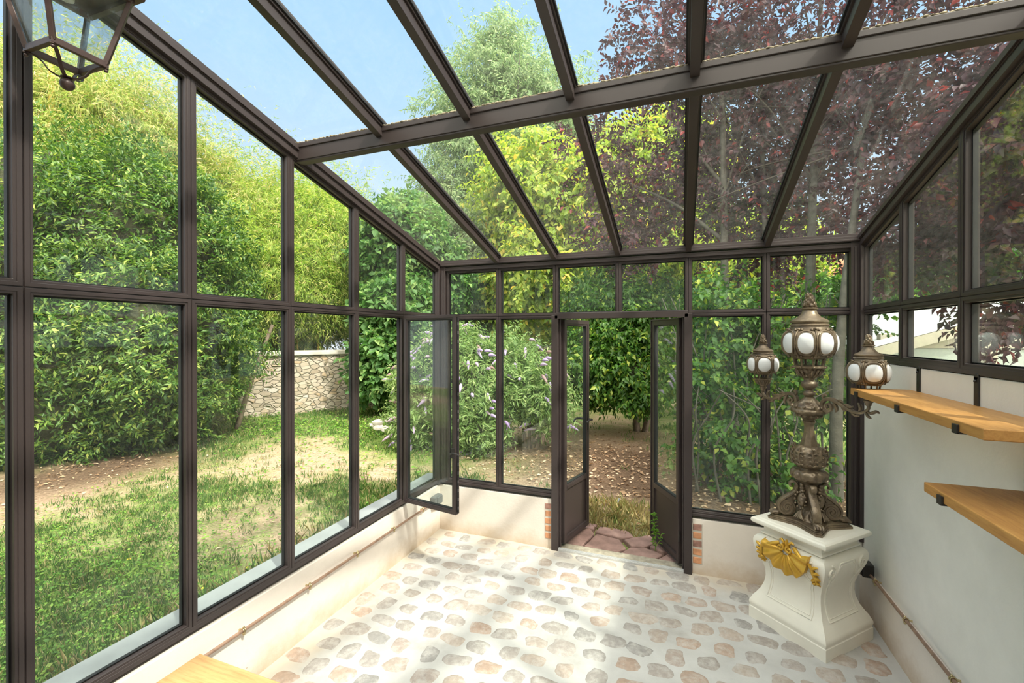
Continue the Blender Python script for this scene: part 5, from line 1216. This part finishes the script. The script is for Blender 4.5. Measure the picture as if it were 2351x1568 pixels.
o_ = Vector(gwl.location); line = [(-11.5,2.9),(-9.0,5.3),(-6.45,7.85),(-5.4,9.6),(-4.0,12.2),(-1.0,16.5),(7.0,18.0)]
m = MB(); m2 = MB()
for (a, b_) in zip(line[:-1], line[1:]):
    m.bar(Vector((*a, 0.65))-o_, Vector((*b_, 0.65))-o_, 0.38, 1.36); m2.bar(Vector((*a, 1.38))-o_, Vector((*b_, 1.38))-o_, 0.52, 0.10)
m.build('stonework', M_rubble, gwl); m2.build('coping', M_coping, gwl, bevel=0.02)

# ---- distant red-tiled house
M_tiles = simple('red_roof_tiles', (0.52, 0.20, 0.11), 0.85, 0, 0.35, 7, 0.6, 20, 0.04)
M_render = simple('grey_render', (0.56, 0.55, 0.50), 0.85, 0, 0.1, 2)
hse = thing('house', (-5.4,26.0,0), 0.2, label='distant house with red tiled roof glimpsed between the trees', cat='house')
m = MB(); m.box((0,0,1.8), (7,5,3.6)); m.build('walls', M_render, hse)
m = MB(); m.add([(-3.8,-2.8,3.5),(3.8,-2.8,3.5),(3.8,2.8,3.5),(-3.8,2.8,3.5),(-3.2,0,6.2),(3.2,0,6.2)], [(0,1,5,4),(2,3,4,5),(1,2,5),(3,0,4),(3,2,1,0)]); m.build('roof', M_tiles, hse)
m = MB()
for x in (-2.2, 0.3, 2.4): m.box((x,-2.52,1.9), (0.9,0.06,1.3))
m.build('window', M_dark, hse); m = MB(); m.box((2.0,0.3,6.2),(0.6,0.6,1.4)); m.build('chimney', M_tiles, hse)
hs2 = thing('house', (5.6,22.5,0), -0.1, label='second red-tiled house far away behind the plum tree', cat='house')
m = MB(); m.box((0,0,1.6), (6,5,3.2)); m.build('walls', M_render, hs2)
m = MB(); m.add([(-3.4,-2.8,3.1),(3.4,-2.8,3.1),(3.4,2.8,3.1),(-3.4,2.8,3.1),(-2.8,0,5.4),(2.8,0,5.4)], [(0,1,5,4),(2,3,4,5),(1,2,5),(3,0,4),(3,2,1,0)]); m.build('roof', M_tiles, hs2)

# ---- white-roofed outbuilding on the right
M_whiteroof = simple('pale_zinc_roof', (0.52, 0.53, 0.54), 0.5, 0, 0.06, 3)
M_shed = simple('pale_grey_render', (0.30, 0.31, 0.28), 0.85, 0, 0.10, 3, 0.2, 40)
ob = thing('outbuilding', (5.65, 10.98, 0), 0.365, label='pale outbuilding with a white sloping roof outside the right windows', cat='building')
m = MB(); m.add([(0.3,0.3,-0.1),(8.1,0.3,-0.1),(8.1,0.3,1.55),(4.2,0.3,2.55),(0.3,0.3,1.55),(0.3,3.6,-0.1),(8.1,3.6,-0.1),(8.1,3.6,1.55),(4.2,3.6,2.55),(0.3,3.6,1.55)], [(0,1,2,3,4),(9,8,7,6,5),(0,5,6,1),(1,6,7,2),(4,9,5,0)]); m.build('walls', M_shed, ob)
m = MB()
for x0, z0, x1, z1 in ((-0.15,1.50,4.2,2.64),(4.2,2.64,8.55,1.50)):
    m.add([(x0,-0.05,z0),(x1,-0.05,z1),(x1,4.2,z1),(x0,4.2,z0),(x0,-0.05,z0+0.06),(x1,-0.05,z1+0.06),(x1,4.2,z1+0.06),(x0,4.2,z0+0.06)], [(0,1,2,3),(7,6,5,4),(0,4,5,1),(1,5,6,2),(2,6,7,3),(3,7,4,0)])
m.bar((4.2,-0.06,2.70),(4.2,4.2,2.70),0.16,0.05); m.build('roof', M_whiteroof, ob)
M_cream = simple('cream_boards', (0.30, 0.28, 0.22), 0.7, 0, 0.08, 4)
m = MB()
m.bar((-0.12,-0.02,1.38),(4.2,-0.02,2.52),0.05,0.22,(0,0,1)); m.bar((4.2,-0.02,2.52),(8.5,-0.02,1.38),0.05,0.22,(0,0,1)); m.build('bargeboard', M_cream, ob)
m = MB(); m.box((4.2,0.25,1.68),(7.6,0.10,0.30)); 
for x in (0.5,2.35,2.75,4.2,5.6,7.9): m.box((x,0.25,0.75),(0.16,0.10,1.6))
m.build('timber_frame', M_cream, ob)
m = MB()
for x0, x1 in ((0.6,2.25),(2.85,4.1),(4.3,5.5),(5.7,7.8)): m.box(((x0+x1)/2,0.275,0.85),(x1-x0,0.03,1.35))
m.build('glazing', simple('hazy_pane', (0.24,0.28,0.25), 0.25), ob)
nb_ = thing('house', (15.5, 17.5, 0), 0.365, label='tall pale grey house wall far behind the right-hand plum tree', cat='house')
m = MB(); m.box((0,2,3.6),(8.0,4,7.2)); m.build('walls', M_shed, nb_)
m = MB(); m.box((0,2,7.3),(8.4,4.4,0.25)); m.build('roof', M_whiteroof, nb_)

# ---- flagstones outside the doors
M_flag = simple('reddish_flagstone', (0.30, 0.185, 0.16), 0.8, 0, 0.3, 9, 0.5, 50, 0.006)
flags = [[(1.13,3.76),(1.30,3.76),(1.36,4.02),(1.30,4.10),(1.13,4.08)], [(1.32,3.76),(1.60,3.75),(1.66,3.84),(1.58,4.00),(1.38,4.04)], [(1.62,3.74),(1.90,3.74),(1.95,3.84),(1.80,3.92),(1.69,3.87)], [(1.92,3.74),(2.12,3.74),(2.14,3.98),(2.00,3.90)],
         [(1.36,4.06),(1.60,4.02),(1.70,4.10),(1.62,4.20),(1.38,4.20)], [(1.62,4.00),(1.70,3.90),(1.82,3.95),(1.92,4.08),(1.84,4.18),(1.73,4.10)], [(1.84,3.94),(1.96,3.88),(2.10,4.00),(2.10,4.14),(1.95,4.10)], [(1.13,4.11),(1.34,4.12),(1.35,4.24),(1.13,4.26)]]
wh = ['nearest the left door leaf', 'just outside the threshold, left of centre', 'just outside the threshold, right of centre', 'nearest the right door leaf', 'at the grass edge left of centre', 'at the grass edge right of centre', 'beside the small weed', 'under the left door leaf at the grass edge']
for i, pl in enumerate(flags):
    rq = random.Random(i); cx = sum(p[0] for p in pl)/len(pl); cy = sum(p[1] for p in pl)/len(pl)
    P2 = []
    for j in range(len(pl)):
        a, b_ = pl[j], pl[(j+1) % len(pl)]
        for t in (0, 0.33, 0.66): P2.append((a[0]*(1-t)+b_[0]*t-cx+rq.uniform(-.006,.006), a[1]*(1-t)+b_[1]*t-cy+rq.uniform(-.006,.006)))
    m = MB(); m.prism(P2, (Vector((0,0,0)), Vector((1,0,0)), Vector((0,1,0)), Vector((0,0,1))), -0.06, 0.0)
    o = m.build('flagstone', M_flag, bevel=0.010); o.location = (cx, cy, 0.004+rq.uniform(-0.004,0.006)); o.rotation_euler = (rq.uniform(-.02,.02), rq.uniform(-.02,.02), 0)
    tag(o, 'reddish flagstone ' + wh[i], 'paving stone', 'flagstones outside the doors')
# ---- loose rocks near the buddleia
for i in range(9):
    rq = random.Random(50+i); x = -3.3+rq.uniform(-.28,.28); y = 7.1+rq.uniform(-.2,.2); s_ = rq.uniform(0.06,0.12)
    m = MB(); m.ball((0,0,0), s_, 9, (1.3, 1.0, 0.7)); m.v = [(p[0]*rq.uniform(.85,1.15), p[1]*rq.uniform(.85,1.15), p[2]*rq.uniform(.85,1.15)) for p in m.v]
    o = m.build('rock', M_coping, smooth=40); o.location = (x, y, 0.04+ (0.09 if i % 3 == 0 else 0)); tag(o, 'pale rock in the small heap left of the buddleia', 'rock', 'rocks heaped by the buddleia')

# ---- small weed at the right door leaf
wd = thing('weed', (1.890, 3.89, 0), 0, label='small upright green weed growing beside the right door leaf', cat='plant')
m = MB(); st = [(0,0,0),(0.005,0.0,0.10),(-0.005,0.003,0.20),(-0.01,0.0,0.31)]; m.tube(cr_spline([Vector(p) for p in st],3), 0.0025, 5); m.tube([(0,0,0.02),(0.035,-0.01,0.09),(0.05,-0.01,0.15)], 0.002, 5); m.build('stem', M_clover, wd)
rq = np.random.default_rng(4); k = 60; t = rq.uniform(0.1, 1, k); a = rq.uniform(0, 6.28, k); sd = rq.random(k) < 0.3
Pw = np.stack([np.where(sd, 0.05*t, -0.008*t), np.where(sd, -0.01*t, 0.0*t), np.where(sd, 0.15*t, 0.31*t)], -1); Aw = np.stack([np.cos(a), np.sin(a), rq.uniform(0,.6,k)], -1)
Vw, Fw = leaf_mesh(Pw, Aw, np.tile([0,0,1.0], (k,1)), rq.uniform(.026,.045,k), rq.uniform(.014,.022,k)); np_obj('leaves', np_mesh('leaves', Vw, Fw, [M_clover]), wd)

# ---- grass, weeds and fallen leaves
def scatter(n, seed, box, dens_f):
    r = np.random.default_rng(seed); X = r.uniform(box[0], box[1], n); Y = r.uniform(box[2], box[3], n)
    k = r.random(n) < dens_f(X, Y); X, Y = X[k], Y[k]; ok = (X < -0.25) | (Y > T+0.24) | (X > W+0.26); ok &= ~((X > 1.1) & (X < 2.15) & (Y < 4.15) & (Y > 3.5)); return X[ok], Y[ok], r
def blades(X, Y, r, h, w, lean=0.6):
    n = len(X); Z = ground_z(X, Y); P = np.stack([X, Y, Z-0.005], -1); a = r.uniform(0, 6.28, n)
    A = np.stack([np.cos(a)*lean*r.uniform(0,1,n), np.sin(a)*lean*r.uniform(0,1,n), np.ones(n)], -1); a2 = r.uniform(0, 6.28, n)
    N_ = np.stack([np.cos(a2), np.sin(a2), 0*a2], -1); l = h*r.uniform(.4,1.3,n)
    return leaf_mesh(P, A, N_, l, np.full(n, w)*r.uniform(.7,1.4,n), 0.1, 0.25)
def tuft(n, seed, box, per, spread, f):
    X, Y, r = scatter(n, seed, box, f); X = np.repeat(X, per)+r.normal(0, spread, len(X)*per); Y = np.repeat(Y, per)+r.normal(0, spread, len(Y)*per)
    k = ((X < -0.25) | (Y > T+0.24) | (X > W+0.26)) & ~((X > 1.1) & (X < 2.15) & (Y < 4.15) & (Y > 3.5)); return X[k], Y[k], r
gcov = lambda X, Y: np.clip((cover(X, Y)-0.36)*1.7, 0.03, 1)*(1-0.85*litter_amt(X, Y))
A_ = []
X, Y, r = tuft(12000, 1, (-4.5,-0.18,-0.5,5.0), 14, 0.035, gcov); A_.append(blades(X, Y, r, 0.06, 0.0036))
X, Y, r = tuft(9000, 2, (-9,2.5,3.5,9.5), 10, 0.05, gcov); A_.append(blades(X, Y, r, 0.085, 0.007))
X, Y, r = tuft(5000, 3, (-12,6,8,16), 6, 0.09, gcov); A_.append(blades(X, Y, r, 0.10, 0.012))
X, Y, r = tuft(900, 4, (-0.9,-0.19,0.2,5.0), 10, 0.05, lambda X, Y: np.full_like(X, 0.8)); A_.append(blades(X, Y, r, 0.14, 0.004, 0.9))
X, Y, r = tuft(260, 5, (1.0,2.2,4.15,4.9), 12, 0.05, lambda X, Y: np.full_like(X, 0.7)); X2, Y2, r = tuft(420, 15, (-1.1,-0.24,0.2,4.5), 16, 0.045, lambda X, Y: np.full_like(X, 0.5)); straw = blades(np.concatenate([X,X2]), np.concatenate([Y,Y2]), r, 0.115, 0.0034, 1.2)
M_straw = mat_leaf('straw_blade', [(0, (0.34,0.30,0.12)), (0.5, (0.55,0.44,0.22)), (1, (0.30,0.36,0.12))], 0.3)
stw = np_obj('dry_grass', np_mesh('dry_grass', straw[0], straw[1], [M_straw])); tag(stw, 'straw-coloured dry grass beyond the flagstones and below the left sill', 'dry grass', kind='stuff')
Vs = []; Fs = []; bb = 0
for V, F in A_: Vs.append(V); Fs.append(F+bb); bb += len(V)
gr = np_obj('grass', np_mesh('grass', np.vstack(Vs), np.vstack(Fs), [M_grass])); tag(gr, 'dry patchy grass of the lawn round the glasshouse', 'grass', kind='stuff')
def flat_leaves(n, seed, box, f, size, asp, up):
    X, Y, r = scatter(n, seed, box, f); k = len(X); a = r.uniform(0, 6.28, k)
    P = np.stack([X, Y, ground_z(X, Y)+r.uniform(0.004, up, k)], -1); A = np.stack([np.cos(a), np.sin(a), r.uniform(-.1,.5,k)], -1)
    l = size*r.uniform(.5,1.3,k); return leaf_mesh(P, A, unit(np.stack([r.normal(0,.3,k), r.normal(0,.3,k), np.ones(k)], -1)), l, l*asp, 0.15, 0.1)
wf_ = lambda X, Y: np.clip(1.6*np.exp(-((X+1.9)**2/1.8+(Y-1.3)**2/1.1)) + 0.9*np.exp(-(Y-7.0-0.3*X-1.2)**2/0.6)*(X < -1.5) + 0.12, 0, 1)*(1-0.9*litter_amt(X, Y))
A_ = [flat_leaves(48000, 6, (-4.5,-0.18,-0.5,4.5), wf_, 0.026, 0.8, 0.045), flat_leaves(16000, 7, (-8,-1,4.5,9.5), wf_, 0.055, 0.75, 0.10)]
wv = np_obj('ground_weeds', np_mesh('ground_weeds', np.vstack([A_[0][0], A_[1][0]]), np.vstack([A_[0][1], A_[1][1]+len(A_[0][0])]), [M_clover])); tag(wv, 'low broad-leaved weeds among the lawn grass', 'weeds', kind='stuff')
lf_ = lambda X, Y: np.clip(litter_amt(X, Y)*0.9 + 0.06, 0, 1)
FLW_ = [flat_leaves(260, 16, (-3.2,-0.3,0.2,2.6), lambda X, Y: np.full_like(X, 0.12), 0.03, 0.9, 0.07)]
yf = np_obj('yellow_flowers', np_mesh('yellow_flowers', FLW_[0][0], FLW_[0][1], [simple('yellow_petal', (0.80,0.60,0.03), 0.6)])); tag(yf, 'tiny yellow flowers dotted in the lawn near the left sill', 'flowers', kind='stuff')
A_ = [flat_leaves(6500, 8, (-7.5,-0.18,-0.5,6), lf_, 0.05, 0.5, 0.02), flat_leaves(10000, 9, (-1,8,4.1,9), lf_, 0.055, 0.6, 0.02)]
fl_ = np_obj('leaf_litter', np_mesh('leaf_litter', np.vstack([A_[0][0], A_[1][0]]), np.vstack([A_[0][1], A_[1][1]+len(A_[0][0])]), [M_litter])); tag(fl_, 'dry fallen leaves scattered over the ground', 'fallen leaves', kind='stuff')
